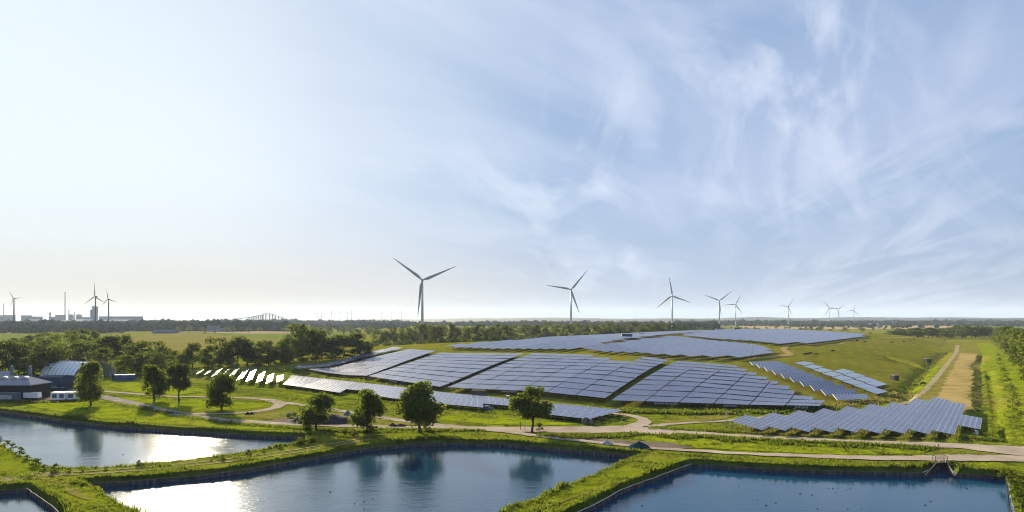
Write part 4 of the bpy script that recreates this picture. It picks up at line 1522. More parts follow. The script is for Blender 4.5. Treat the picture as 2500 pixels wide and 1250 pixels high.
def house(pos, L, D, hw, hr, rz, label, wall='white', roof='slate', name='house', cat='house', group=None, windows=2):
    """gabled building: length L along its own x, depth D, wall height hw, roof height hr"""
    t = thing(name, label, cat, pos, rz, group)
    m = MB()
    a, b = L / 2, D / 2
    m.faces([(-a, -b, -.5), (a, -b, -.5), (a, b, -.5), (-a, b, -.5), (-a, -b, hw), (a, -b, hw), (a, b, hw), (-a, b, hw), (-a, 0, hw + hr), (a, 0, hw + hr)],
            [(0, 1, 5, 4), (2, 3, 7, 6), (1, 2, 6, 9, 5), (3, 0, 4, 8, 7)])
    m.build('wall', M[wall], t)
    m = MB()
    e, k = .35, .18
    for s in (-1, 1):
        lo = [(-a - e, s * (b + e), hw - e * hr / b), (a + e, s * (b + e), hw - e * hr / b), (a + e, 0, hw + hr), (-a - e, 0, hw + hr)]
        up = [(x, y, z + k) for x, y, z in lo]
        m.faces(lo + up, [(0, 1, 2, 3), (4, 5, 6, 7), (0, 1, 5, 4), (1, 2, 6, 5), (3, 0, 4, 7)])
    m.build('roof', M[roof], t)
    for i in range(windows):
        x = -a + L * (i + .5) / windows
        m = MB()
        m.box((x, -b - .02, hw * .35), (min(1.4, L / windows * .5), .08, hw * .4))
        m.build('window', M['glass_dark'], t)
    return t


# farm yard at the left
def hall():
    p = gp(40, 977)
    t = thing('workshop_hall', 'long dark hall with a grey hipped roof and three roof ventilators by the pale pond', 'building', (p.x, p.y, 0))
    x1, y0 = gp(74, 977).x, p.y
    x0 = x1 - 44
    m = MB()
    m.box(((x0 + x1) / 2, y0 + 5.5, -.3), (44, 11, 6.2))
    rel(t, m).build('wall', M['black'], t)
    m = MB()
    a = [(x0 - .5, y0 - .6, 5.7), (x1 + .5, y0 - .6, 5.7), (x1 + .5, y0 + 11.5, 5.7), (x0 - .5, y0 + 11.5, 5.7)]
    rd = [(x0 + 4, y0 + 7, 8.5), (x1 - 6.0, y0 + 7, 8.5)]
    b = [(q[0], q[1], q[2] - .3) for q in a]
    m.faces(a + rd + b, [(0, 1, 5, 4), (1, 2, 5), (2, 3, 4, 5), (3, 0, 4), (6, 7, 1, 0), (7, 8, 2, 1), (8, 9, 3, 2), (9, 6, 0, 3), (9, 8, 7, 6)])
    rel(t, m).build('roof', M['roof_grey'], t)
    for px in (10, 36, 61):
        x = at(px, y0 + 4).x
        m = MB()
        m.tube([(x, y0 + 3.2, 7.0), (x, y0 + 5.2, 7.5)], [1.05, 1.05], 10)
        m.box((x, y0 + 3.6, 6.0), (1.9, 1.6, 1.0))
        rel(t, m).build('roof_ventilator', M['galv'], t)
    for k in range(5):
        m = MB()
        m.box((x0 + 6 + k * 8, y0 - .06, 2.2), (2.6, .1, 1.3))
        rel(t, m).build('window', M['glass_dark'], t)


hall()
for px, lb in ((28, 'slate-blue silo behind the hall roof, near the left edge of the roof'), (73, 'slate-blue silo behind the right end of the hall roof')):
    p = at(px, 277)
    t = thing('silo', lb, 'silo', (p.x, p.y, 0), group='silos behind the hall')
    m = MB()
    m.tube([(0, 0, 0), (0, 0, 10.6)], [.62, .62], 12)
    m.build('shaft', M['slate'], t)
    m = MB()
    m.tube([(0, 0, 10.6), (0, 0, 11.1), (0, 0, 11.3)], [.68, .5, .1], 12)
    m.build('cap', M['slate'], t)
p = gp(116, 955)
t = thing('navy_barn', 'navy barn with a steep mansard roof between the hall and the tent', 'barn', (p.x, p.y + 6, 0))
m = MB()
m.box((0, 0, -.3), (11.0, 12, 3.0))
m.build('wall', M['navy'], t)
m = MB()
V = [(-5.7, -6.2, 2.6), (5.7, -6.2, 2.6), (5.7, 6.2, 2.6), (-5.7, 6.2, 2.6), (-5.4, -4.6, 5.6), (4.6, -4.6, 5.6), (4.6, 4.6, 5.6), (-5.4, 4.6, 5.6), (-5.2, 0, 6.2), (4.2, 0, 6.2)]
m.faces(V, [(0, 1, 5, 4), (1, 2, 6, 5), (2, 3, 7, 6), (3, 0, 4, 7), (4, 5, 9, 8), (6, 7, 8, 9), (5, 6, 9), (7, 4, 8), (3, 2, 1, 0)])
m.build('roof', M['navy'], t)
m = MB()
m.box((2.8, -6.1, 0), (2.6, .1, 2.3))
m.build('door', M['slate'], t)
house(at(-6, 290, 0), 12, 9, 5.0, 3.0, 0, 'brick-red house with a grey gable roof peeking in at the left edge', 'rust', 'roof_grey')
p = gp(141, 957)
t = thing('lean_to_shed', 'low teal-roofed shed in front of the navy barn', 'shed', (p.x, p.y, 0))
m = MB()
m.box((0, 0, 0), (4.2, 2.2, 1.7))
m.build('wall', M['navy'], t)
m = MB()
m.box((0, 0, 1.703), (4.6, 2.6, .22))
m.build('roof', M['teal'], t)


def container(pos, L, D, H, rz, matl, label, cat='container', group=None, ribs=True, windows=0, name='shipping_container', wmat='glass_dark'):
    t = thing(name, label, cat, pos, rz, group)
    m = MB()
    m.box((0, 0, .12), (L, D, H))
    m.build('body', M[matl], t)
    m = MB()
    m.box((0, 0, H + .123), (L + .08, D + .08, .1))
    m.build('roof', M['galv' if matl == 'white' else matl], t)
    if ribs:
        m = MB()
        n = int(L / .5)
        for i in range(n):
            m.box((-L / 2 + .25 + i * L / n, -D / 2 - .03, .25), (.16, .06, H - .25))
        m.build('rib', M[matl], t)
    for i in range(windows):
        m = MB()
        m.box((-L / 2 + L * (i + .5) / windows, -D / 2 - .04, .9), (L / windows * .62, .08, H * .5))
        m.build('window', M[wmat], t)
    return t


p = gp(33, 977)
container((p.x, p.y - 3.2, 0), 8.4, 2.6, 2.9, 0, 'slate', 'slate-blue container in front of the dark hall', windows=1, wmat='galv')
p = gp(88, 975)
t = thing('white_tank_trailer', 'white box trailer on legs at the end of the slate container', 'trailer', (p.x, p.y - 2, 0))
m = MB()
m.box((0, 0, .9), (5.4, 2.3, 1.9), top=.97)
m.build('body', M['white'], t)
m = MB()
for x in (-1.9, 1.9):
    for y in (-.9, .9):
        m.box((x, y, 0), (.16, .16, .9))
m.build('support_frame', M['steel'], t)
for x in (-.5, .5):
    m = MB()
    m.tube([(x, -1.1, .42), (x, -.8, .42)], [.42, .42], 12)
    m.build('wheel', M['rubber'], t)
for i, (px, w) in enumerate(((149, 5.7), (187, 6.0))):
    p = gp(px, 976)
    container((p.x, p.y + (0 if i == 0 else .4), 0), w, 3.0, 2.7, R(-6 if i == 0 else 2), 'white', ('white site cabin with two windows, left of a joined pair', 'white site cabin half behind the dark oval tree')[i], 'site cabin', 'white site cabins', False, 2, 'site_cabin', 'slate')
p = gp(296, 930)
container((p.x, p.y + 3, 0), 8.6, 2.5, 2.6, R(6), 'blue', 'bright blue container beside the tent mouth', group='blue containers by the tent')
p = gp(262, 931)
container((p.x, p.y + 9, 0), 5.0, 2.5, 2.6, R(30), 'navy', 'dark blue container half inside the tent mouth', group='blue containers by the tent')


def tent():
    u, a = Vector((.42, .91, 0)).normalized(), Vector((-.91, .42, 0)).normalized()
    f0 = gp(181, 928)
    Wd, Ln, Ht = 22.0, 27.0, 8.2
    t = thing('tent_hall', 'white ribbed barrel-vault tent hall among the dark trees', 'tent hall', (f0.x, f0.y, 0))
    NS, NR = 14, 9

    def P(i, k, off=0.0):
        th = math.pi * i / NS
        w = Wd / 2 - math.cos(th) * (Wd / 2 + off)
        z = math.sin(th) ** .85 * (Ht + off)
        q = f0 + u * w + a * (Ln * k / NR)
        return Vector((q.x, q.y, z))
    m = MB()
    for k in range(NR):
        for i in range(NS):
            c = (P(i, k) + P(i + 1, k) + P(i + 1, k + 1) + P(i, k + 1)) / 4
            sag = .18
            mid0, mid1 = P(i, k + .5, -sag), P(i + 1, k + .5, -sag)
            m.poly([P(i, k), P(i + 1, k), mid1, mid0], 0, True)
            m.poly([mid0, mid1, P(i + 1, k + 1), P(i, k + 1)], 0, True)
    rel(t, m).build('membrane', M['tent'], t)
    for k in range(NR + 1):
        m = MB()
        m.tube([P(i, k, .04) for i in range(NS + 1)], [.16] * (NS + 1), 5)
        rel(t, m).build('rib', M['galv'], t)
    m = MB()
    m.poly([P(i, NR - .02) for i in range(NS + 1)])
    rel(t, m).build('rear_wall', M['tent'], t)


tent()

# houses and barns on the plain
house(gp(521, 810) + Vector((0, 0, 0)), 26, 14, 4.5, 9.5, R(15), 'grey house with a very steep roof on the far plain', 'roof_grey', 'slate', group='far farm buildings')
house(gp(404, 814), 46, 12, 4.0, 3.0, R(4), 'long dark barn lying beside the dry field', 'slate', 'slate', 'barn', 'barn', group='far farm buildings')
house(gp(552, 810), 26, 12, 4.5, 3.0, R(-8), 'low dark barn right of the steep-roofed house', 'slate', 'slate', 'barn', 'barn', group='far farm buildings')
house(gp(587, 807), 24, 14, 6.0, 5.0, R(10), 'dark square farmhouse at the end of the far yard', 'roof_grey', 'navy', group='far farm buildings')
house(gp(686, 807), 44, 10, 3.6, 2.0, 0, 'long white barn on the pale field', 'white', 'far_roof', 'barn', 'barn', group='far farm buildings')
house(gp(123, 806), 12, 8, 5.0, 3.0, 0, 'small white house at the edge of the far wood', 'white', 'far_roof', group='far farm buildings')
house(gp(236, 812), 13, 8, 4.0, 2.5, 0, 'small white-roofed house behind the green field', 'white', 'far_roof', group='far farm buildings')
house(gp(2128, 797), 50, 18, 7.0, 4.0, 0, 'pale barn on the stubble beyond the plateau', 'industry', 'far_roof', 'barn', 'barn', group='far farm buildings')
house(gp(1172, 795), 40, 16, 6.0, 3.0, 0, 'pale barn just showing over the belt of trees', 'far_roof', 'far_roof', 'barn', 'barn', group='far farm buildings')

# factories on the horizon
FY = 4000.0


def fbox(x0, x1, yt, label, matl='industry', name='factory_building', cat='building', depth=60, Y=FY, yb=None, extra=None):
    a, b = at(x0, Y), at(x1, Y)
    h = CAMH - (yt - HY) / FOC * Y
    t = thing(name, label, cat, ((a.x + b.x) / 2, Y, 0), 0, 'factories on the horizon')
    w = b.x - a.x
    m = MB()
    m.box((0, 0, -1), (w, depth, h - 2))
    m.build('wall', M[matl], t)
    m = MB()
    m.box((0, 0, h - 2.997), (w * 1.01, depth * 1.02, 3))
    m.build('roof', M['industry_dark' if matl == 'industry' else matl], t)
    return t


fbox(250, 342, 772.5, 'long blue-grey warehouse with a flat roof on the horizon', Y=3600)
fbox(243, 318, 781.0, 'low white hall in front of the long warehouse', 'white', Y=3300)
fbox(224.5, 229, 756, 'lower slab of the stepped grey tower block', Y=3500, depth=30)
fbox(228.5, 235, 748, 'higher slab of the stepped grey tower block', Y=3500, depth=30)
fbox(143, 152.5, 769, 'dark-topped square factory block left of the tall chimney')
fbox(-20, 14, 770, 'pale flat factory hall at the left edge of the horizon')
fbox(16, 29, 769.5, 'small flat factory hall near the left edge of the horizon')
fbox(60, 70, 770, 'factory block with a stepped top left of the burner column')
fbox(74, 96, 773, 'low long factory hall left of the burner column')
fbox(128, 142, 774, 'low grey factory hall between burner column and chimney')
fbox(196, 224, 774.5, 'low grey factory hall left of the stepped tower')
fbox(80, 98, 779.5, 'low white shed among the far trees', 'white', Y=3000)
fbox(146, 170, 781.5, 'low white shed below the tall chimney', 'white', Y=3000)
fbox(188, 215, 780, 'low white shed below the round tanks', 'white', Y=3100)
for x0, x1, yt, lb in ((169, 179.5, 767, 'round storage tank right of the tall chimney'), (186.5, 199.5, 767, 'wider round storage tank, right of its neighbour')):
    a, b = at(x0, FY), at(x1, FY)
    h = CAMH - (yt - HY) / FOC * FY
    t = thing('storage_tank', lb, 'tank', ((a.x + b.x) / 2, FY, 0), group='round tanks on the horizon')
    rr = (b.x - a.x) / 2
    m = MB()
    m.tube([(0, 0, -1), (0, 0, h - 6)], [rr, rr], 20)
    m.build('shell', M['industry'], t)
    m = MB()
    m.tube([(0, 0, h - 6), (0, 0, h - 2), (0, 0, h)], [rr * 1.01, rr * .7, rr * .1], 20)
    m.build('roof', M['industry'], t)
for x, yt, w, lb, Y in ((158.8, 713, 2.0, 'tallest slim chimney on the horizon', FY), (9, 741, 1.5, 'slim chimney near the left edge of the horizon', FY), (168, 758, 2.0, 'short thick stack beside the left round tank', 3900), (182, 763, 1.7, 'short stack between the two round tanks', 3900), (122.3, 763, 3.0, 'burner column with a thick head', FY)):
    p = at(x, Y)
    h = CAMH - (yt - HY) / FOC * Y
    rr = w / FOC * Y / 2
    t = thing('chimney', lb, 'chimney', (p.x, p.y, 0), group='stacks on the horizon')
    m = MB()
    m.tube([(0, 0, -1), (0, 0, h * .5), (0, 0, h)], [rr * 1.25, rr * 1.05, rr * .9], 12)
    m.build('shaft', M['industry_dark'], t)
    m = MB()
    k = 1.5 if 'head' in lb else 1.08
    m.tube([(0, 0, h * (.86 if 'head' in lb else .97)), (0, 0, h + .6)], [rr * k, rr * k], 12)
    m.build('rim', M['industry_dark'], t)

# bridge on the horizon
BY = 4800.0
deck = [(578, 778.5), (600, 776.2), (618, 773.2), (635, 769.6), (645, 768.8), (662, 768.8), (676, 771.3), (688, 775.0), (702, 778.6)]
p = at(650, BY)
t = thing('bridge', 'far humped road bridge with a low portal over its middle span', 'bridge', (p.x, BY, 0))
m = MB()
hz_ = lambda y: CAMH - (y - HY) / FOC * BY
for a, b in zip(deck, deck[1:]):
    A, B = at(a[0], BY, hz_(a[1])), at(b[0], BY, hz_(b[1]))
    m.bar(A, B, 14, 0, 3.4)
rel(t, m).build('deck', M['industry'], t)
for x in list(np.arange(606, 640, 4.2)) + [642, 649, 658, 665, 672, 680, 687]:
    for (a, ya), (b, yb_) in zip(deck, deck[1:]):
        if a <= x <= b:
            y = ya + (yb_ - ya) * (x - a) / (b - a)
    m = MB()
    q = at(x, BY)
    m.box((q.x, BY, -1), (3.0 if x < 640 else 4.5, 10, hz_(y) - 1))
    rel(t, m).build('pier', M['industry'], t)
m = MB()
pts = [(640, 767.6), (646, 765.3), (655, 764.6), (663, 765.4), (668, 768.2)]
for a, b in zip(pts, pts[1:]):
    m.bar(at(a[0], BY, hz_(a[1])), at(b[0], BY, hz_(b[1])), 7, 0, 2.2)
rel(t, m).build('portal_arch', M['industry'], t)
m = MB()
for x in (643, 650, 658, 665):
    m.bar(at(x, BY, hz_(769)), at(x, BY, hz_(765.4)), 3)
rel(t, m).build('hanger', M['industry_dark'], t)

# ================================================================== THINGS ON THE GROUND
def heap(x, yb, w, h, matl, label, name='heap', cat='heap', seed=1, asp=.6, peaks=None):
    """loose heap: w metres wide, h high"""
    p = hit(x, yb)
    r = np.random.RandomState(seed)
    m = MB()
    n = 15
    pk = peaks or [(0, 0, 1.0, .5)]
    V = []
    for j in range(n):
        for i in range(n):
            u, v = i / (n - 1) * 2 - 1, j / (n - 1) * 2 - 1
            z = 0
            for cx_, cy_, hh, s in pk:
                d = math.hypot((u - cx_), (v - cy_) * 1.0) / s / 1.9
                z = max(z, hh * max(0, 1 - d) ** 1.15)
            ed = max(abs(u), abs(v))
            z = z * h + r.uniform(-.05, .09) * h * (z > .02)
            V.append((u * w / 2, v * w / 2 * asp, z if ed < .99 else -.2))
    F = [(j * n + i, j * n + i + 1, (j + 1) * n + i + 1, (j + 1) * n + i) for j in range(n - 1) for i in range(n - 1)]
    m.faces(V, F, 0, True)
    o = m.build(name, M[matl])
    o.location = onto(p, .06)
    return tag(o, label, cat)


heap(776, 1031, 19, 2.6, 'soil', 'broad black earth heap behind the ragged roadside tree', 'earth_heap', seed=3, peaks=[(-.45, 0, .75, .35), (.35, .1, .95, .6), (-.1, 0, .6, .5)])
heap(848, 1014, 3.4, 1.7, 'slate', 'small grey pointed heap at the edge of the path by the columnar tree', 'gravel_heap', seed=4)
heap(970, 1041, 5.4, 1.0, 'soil', 'low dark heap of brush beside the road left of the largest tree', 'earth_heap', seed=5, peaks=[(-.5, 0, 1, .3), (.3, 0, .7, .5)])
heap(1481, 1084, 3.8, .9, 'chips', 'pale grey gravel heap on the dirt by the pond path', 'gravel_heap', seed=6)
heap(1560, 1093, 5.2, 1.5, 'tarp', 'dark teal-grey covered heap right of the gravel heap', 'covered_heap', seed=7, peaks=[(0, 0, 1.0, .62)])
heap(610, 1012, 3.2, .9, 'soil', 'little dark heap at the corner of the two paths', 'earth_heap', seed=8, peaks=[(-.4, 0, 1, .4), (.35, 0, .9, .4)])


def boulder(x, yb, w, h, label, seed):
    bm = bmesh.new()
    bmesh.ops.create_icosphere(bm, subdivisions=3, radius=1)
    r = random.Random(seed)
    ax = [Vector((r.gauss(0, 1), r.gauss(0, 1), r.gauss(0, 1))).normalized() for _ in range(9)]
    for v in bm.verts:
        d = v.co.copy()
        k = min(1.0, min((.72 + .2 * r.random()) / max(.05, d.dot(a)) if d.dot(a) > .6 else 1 for a in ax))
        v.co = Vector((d.x * w / 2, d.y * w / 2.4, d.z * h * .75)) * k
    me = bpy.data.meshes.new('boulder')
    bm.to_mesh(me)
    bm.free()
    me.materials.append(M['rock'])
    o = obj('boulder', me)
    o.location = onto(hit(x, yb), h * .35)
    tag(o, label, 'boulder', 'boulders')


boulder(1430, 1036, 2.3, 2.0, 'big dark boulder beside the road in front of the roadside tables', 1)
boulder(1444, 1037, 1.8, 1.4, 'smaller boulder leaning on the big one by the road', 2)
boulder(1522, 1027, 1.6, .7, 'flat boulder in the grass right of the roadside tables', 3)
boulder(706, 1019, 1.6, 1.3, 'dark boulder at the left end of the black earth heap', 4)


def car(x, yb, rz, matl, label):
    p = onto(hit(x, yb))
    t = thing('parked_car', label, 'car', p, rz, 'parked cars')
    m = MB()
    prof = [(-2.1, .35), (-2.15, .75), (-1.9, .92), (-1.2, .98), (-.75, 1.45), (.7, 1.48), (1.4, .98), (2.0, .85), (2.1, .55), (2.05, .35)]
    for s in (-1, 1):
        m.poly([(a, s * .85, b) for a, b in (prof if s < 0 else prof[::-1])])
    for (a, b), (c, d) in zip(prof, prof[1:] + prof[:1]):
        m.poly([(a, -.85, b), (c, -.85, d), (c, .85, d), (a, .85, b)])
    m.build('body', M[matl], t)
    for s in (-1, 1):
        m = MB()
        m.poly([(a, s * .86, b) for a, b in ((-1.05, 1.0), (-.7, 1.38), (.6, 1.4), (1.1, 1.0))])
        m.build('side_window', M['glass_dark'], t)
    m = MB()
    m.poly([(.78, -.75, 1.475), (.78, .75, 1.475), (1.40, .75, 1.0), (1.40, -.75, 1.0)])
    m.v = [(a + .012, b, c + .012) for a, b, c in m.v]
    m.build('windscreen', M['glass_dark'], t)
    for a in (-1.3, 1.3):
        for s in (-1, 1):
            m = MB()
            m.tube([(a, s * .72, .33), (a, s * .9, .33)], [.33, .33], 12)
            w = m.build('wheel', M['rubber'], t)
            m = MB()
            m.tube([(a, s * .9, .33), (a, s * .91, .33)], [.2, .2], 10)
            m.build('rim', M['galv'], w)


car(709, 948, R(60), 'black', 'dark car parked on the grass under the left end of the roadside tables')
car(1188, 1002, R(-25), 'slate', 'blue-grey car parked under the roadside tables right of the largest tree')

# substation hut, cabinets, containers on the mound
def hut(x, yb, L, D, H, label, wall='concrete', roof='field_dry', name='transformer_hut', cat='hut', rz=0.0, group=None):
    p = onto(hit(x, yb))
    t = thing(name, label, cat, (p.x, p.y + D / 2, p.z), rz, group)
    m = MB()
    m.box((0, 0, -.4), (L, D, H + .4))
    m.build('wall', M[wall], t)
    m = MB()
    m.box((0, 0, H + .003), (L + .3, D + .3, .22))
    m.build('roof', M[roof], t)
    for k in (-.22, .22):
        m = MB()
        m.box((L * k, -D / 2 - .03, .1), (L * .3, .06, H * .8))
        m.build('door', M['steel'], t)


hut(1168, 972, 4.9, 3.2, 2.6, 'small brown hut with a sandy flat roof under the wide panel block', 'rust', 'dirt')
hut(1531, 827, 8.0, 4.0, 3.4, 'dark green container hut on the back of the plateau', 'slate', 'slate', group='dark huts on the plateau')
hut(1568, 821, 5.0, 3.0, 2.2, 'low dark cabin right of the container hut on the plateau', 'black', 'black', group='dark huts on the plateau')
hut(1757, 807, 10, 4, 2.6, 'dark hut in the middle of the plateau skyline', 'slate', 'slate', group='dark huts on the plateau')
hut(1799, 806, 8, 4, 3.4, 'dark boxy hut right of the middle hut on the plateau skyline', 'slate', 'slate', group='dark huts on the plateau')
hut(1240, 979, .9, .7, 1.7, 'white electric cabinet behind the roadside tables', 'white', 'white', 'electric_cabinet', 'cabinet')
hut(2188, 929, 2.6, 3.0, 2.3, 'dark box trailer at the foot of the meadow slope', 'black', 'concrete', 'field_trailer', 'trailer', R(10), 'dark trailers by the meadow ditch')
hut(2268, 886, 3.6, 3.4, 2.6, 'dark box trailer farther up by the meadow ditch', 'black', 'concrete', 'field_trailer', 'trailer', R(10), 'dark trailers by the meadow ditch')
# blue dome cover under the panel edge
p = onto(hit(983, 938))
t = thing('blue_dome_cover', 'small bright blue dome cover at the foot of the lilac block', 'cover', p)
m = MB()
m.tube([(0, 0, -.1), (0, 0, .8), (0, 0, 1.3), (0, 0, 1.55)], [1.25, 1.05, .6, .1], 16)
m.build('shell', M['blue'], t)
m = MB()
m.tube([(0, 0, -.1), (0, 0, .08)], [1.35, 1.35], 16)
m.build('base_ring', M['galv'], t)
# white tank at the corner of the flat array
p = onto(hit(2381, 1060))
t = thing('water_tank', 'white square tank with a black lid at the corner of the flat array', 'tank', p, R(20))
m = MB()
m.box((0, 0, .2), (1.0, 1.1, 1.0), top=.94)
m.build('body', M['white'], t)
m = MB()
m.box((-.55, .1, .7), (.5, .5, .6))
m.build('lid', M['black'], t)
m = MB()
m.box((0, 0, 0), (1.1, 1.2, .197))
m.build('pallet', M['timber'], t)


def sluice():
    c = gp(2299, 1131)
    t = thing('sluice', 'concrete sluice with two sloping wing walls and a dark outlet in the pond wall', 'sluice', (c.x, c.y, 0))
    L_, R_ = gp(2285.5, 1131), gp(2312.5, 1131)
    fl, fr = gp(2258.5, 1165, WZ), gp(2332.5, 1167, WZ)
    m = MB()
    m.box(((L_.x + R_.x) / 2, c.y + .6, -2.4), (R_.x - L_.x, 1.2, 2.45))
    rel(t, m).build('head_wall', M['brick_dark'], t)
    m = MB()
    m.box(((L_.x + R_.x) / 2, c.y + .5, .053), (R_.x - L_.x + .3, 1.7, .16))
    rel(t, m).build('deck', M['timber'], t)
    for a, b in ((L_, fl), (R_, fr)):
        d = Vector((b.x - a.x, b.y - a.y, 0)).normalized()
        s = Vector((d.y, -d.x, 0)) * .14
        m = MB()
        A, B = Vector((a.x, a.y, 0)), Vector((b.x, b.y, 0))
        vs = [A - s + Vector((0, 0, -2.5)), B - s + Vector((0, 0, -2.5)), B - s + Vector((0, 0, -1.25)), A - s + Vector((0, 0, .02))]
        vs += [v + s * 2 for v in vs]
        m.faces(vs, [(0, 1, 2, 3), (7, 6, 5, 4), (1, 5, 6, 2), (0, 4, 5, 1), (0, 3, 7, 4)])
        w = rel(t, m).build('wing_wall', M['brick_dark'], t)
        m = MB()
        m.bar(A + Vector((0, 0, .06)), B + Vector((0, 0, -1.21)), .26, 0, .1)
        rel(t, m).build('coping', M['concrete'], w)
    m = MB()
    m.box(((L_.x + R_.x) / 2, c.y - .05, -2.3), (1.3, .1, 1.9))
    rel(t, m).build('outlet', M['black'], t)
    m = MB()
    x0, x1, y = L_.x - .1, R_.x + .1, c.y + .1
    for x in (x0, x1):
        m.bar((x, y, .2), (x, y, 1.5), .07)
        m.bar((x, y + 1.1, .2), (x, y + 1.1, 1.5), .07)
        m.bar((x, y, 1.46), (x, y + 1.1, 1.46), .06)
    for z in (1.46, 1.02, .62):
        m.bar((x0, y, z), (x1, y, z), .06)
        m.bar((x0, y + 1.1, z), (x1, y + 1.1, z), .06)
    rel(t, m).build('railing', M['black'], t)
    for x in (L_.x + .45, R_.x - .5):
        m = MB()
        m.tube([(x, c.y - .25, .15), (x, c.y - .25, .62)], [.09, .06], 8)
        rel(t, m).build('marker_post', M['white'], t)


sluice()


def mast(x, yb, yt, label, w=.11, arm=False):
    p = onto(hit(x, yb))
    h = (yb - yt) / FOC * p.y
    t = thing('mast', label, 'mast', p, group='slim masts')
    m = MB()
    m.tube([(0, 0, -.2), (0, 0, h)], [w, w * .6], 7)
    m.build('pole', M['galv'], t)
    m = MB()
    m.box((0, 0, h - .1), (.5, .25, .4))
    m.build('sensor_head', M['galv'], t)


mast(1836, 869, 838, 'slim weather mast at the right end of the middle plateau field', .18)
mast(1773, 1044, 1008, 'slim pole beside the sandy path left of the flat array', .10)
mast(430, 1000, 976, 'thin pole on the lawn by the lighter tree', .08)
p = hit(1277, 1050)
t = thing('barrier_gate', 'open white barrier with two posts by the lone junction tree', 'barrier', onto(p))
m = MB()
m.bar((-.7, 0, 0), (-.7, 0, 2.2), .16)
m.bar((.5, -.6, 0), (.5, -.6, 1.7), .16)
m.build('post', M['steel'], t)
m = MB()
m.bar((0.1, -.1, 2.0), (1.0, -1.2, 1.3), .14)
m.build('boom', M['white'], t)
m = MB()
m.bar((.0, -.3, .45), (.9, -1.3, .1), .12)
m.build('rail', M['white'], t)


# ------------------------------------------------------------------ animals
def skin(name, verts, edges, radii, matl, sub=1):
    me = bpy.data.meshes.new(name)
    me.from_pydata(verts, edges, [])
    o = bpy.data.objects.new(name, me)
    COL.objects.link(o)
    md = o.modifiers.new('s', 'SKIN')
    for i, r in enumerate(radii):
        rr = r if isinstance(r, tuple) else (r, r)
        me.skin_vertices[0].data[i].radius = rr
    me.skin_vertices[0].data[0].use_root = True
    s2 = o.modifiers.new('d', 'SUBSURF')
    s2.levels = sub
    dg = bpy.context.evaluated_depsgraph_get()
    out = bpy.data.meshes.new_from_object(o.evaluated_get(dg))
    bpy.data.objects.remove(o)
    out.name = name
    out.materials.clear()
    out.materials.append(matl)
    out.polygons.foreach_set('use_smooth', np.ones(len(out.polygons), bool))
    return out


cv = [(-.75, 0, 1.15), (-.25, 0, 1.1), (.35, 0, 1.1), (.75, 0, 1.15), (1.05, 0, 1.05), (1.35, 0, .75), (1.55, 0, .45), (-1.0, 0, 1.1), (-1.05, 0, .55)]
ce = [(0, 1), (1, 2), (2, 3), (3, 4), (4, 5), (5, 6), (0, 7), (7, 8)]
crd = [.34, .40, .38, .30, .20, .15, .10, .06, .03]
for sx, par, kx in ((-.75, 0, -.83), (.6, 3, .6)):
    for sy in (-.22, .22):
        i = len(cv)
        cv += [(sx, sy, .85), (kx, sy, .45), (sx - .03, sy, .02)]
        ce += [(par, i), (i, i + 1), (i + 1, i + 2)]
        crd += [.15, .075, .06]
for sy in (-.18, .18):
    i = len(cv)
    cv.append((1.32, sy, .88))
    ce.append((5, i))
    crd.append(.05)
COW = skin('cow', cv, ce, crd, M['cowhide'])
cows = [(1964, 869), (1971, 868), (1979, 866.5), (1992, 869), (2034, 860), (2093, 835), (2112, 836.5), (2177, 838), (2207, 836), (2222, 833), (2231, 829.5), (2241, 825), (2255, 824.5), (2171, 818), (2125, 815), (2253, 942), (2307, 832)]
cl = ['of a trio below the curved track, the left one', 'of a trio below the curved track, the middle one', 'of a trio below the curved track, the right one', 'alone just right of the trio', 'alone in mid meadow below the others',
      'upper left on the meadow by the track end', 'right of the one by the track end', 'lowest of the scattered line up the meadow', 'second of the scattered line up the meadow', 'third of the scattered line up the meadow',
      'fourth of the scattered line up the meadow', 'fifth of the scattered line up the meadow', 'topmost of the scattered line up the meadow', 'at the end of the far array', 'on the skyline by the far array', 'by the gravel track below the trailers', 'near the far end of the track']
for i, (x, y) in enumerate(cows):
    p = onto(hit(x, y))
    o = obj('cow', COW, None, p)
    o.rotation_euler = (0, 0, rnd.uniform(-.5, .5) + (math.pi if rnd.random() < .5 else 0))
    o.scale = (1.25,) * 3
    tag(o, 'dark cow grazing ' + cl[i], 'cow', 'cows on the meadow')

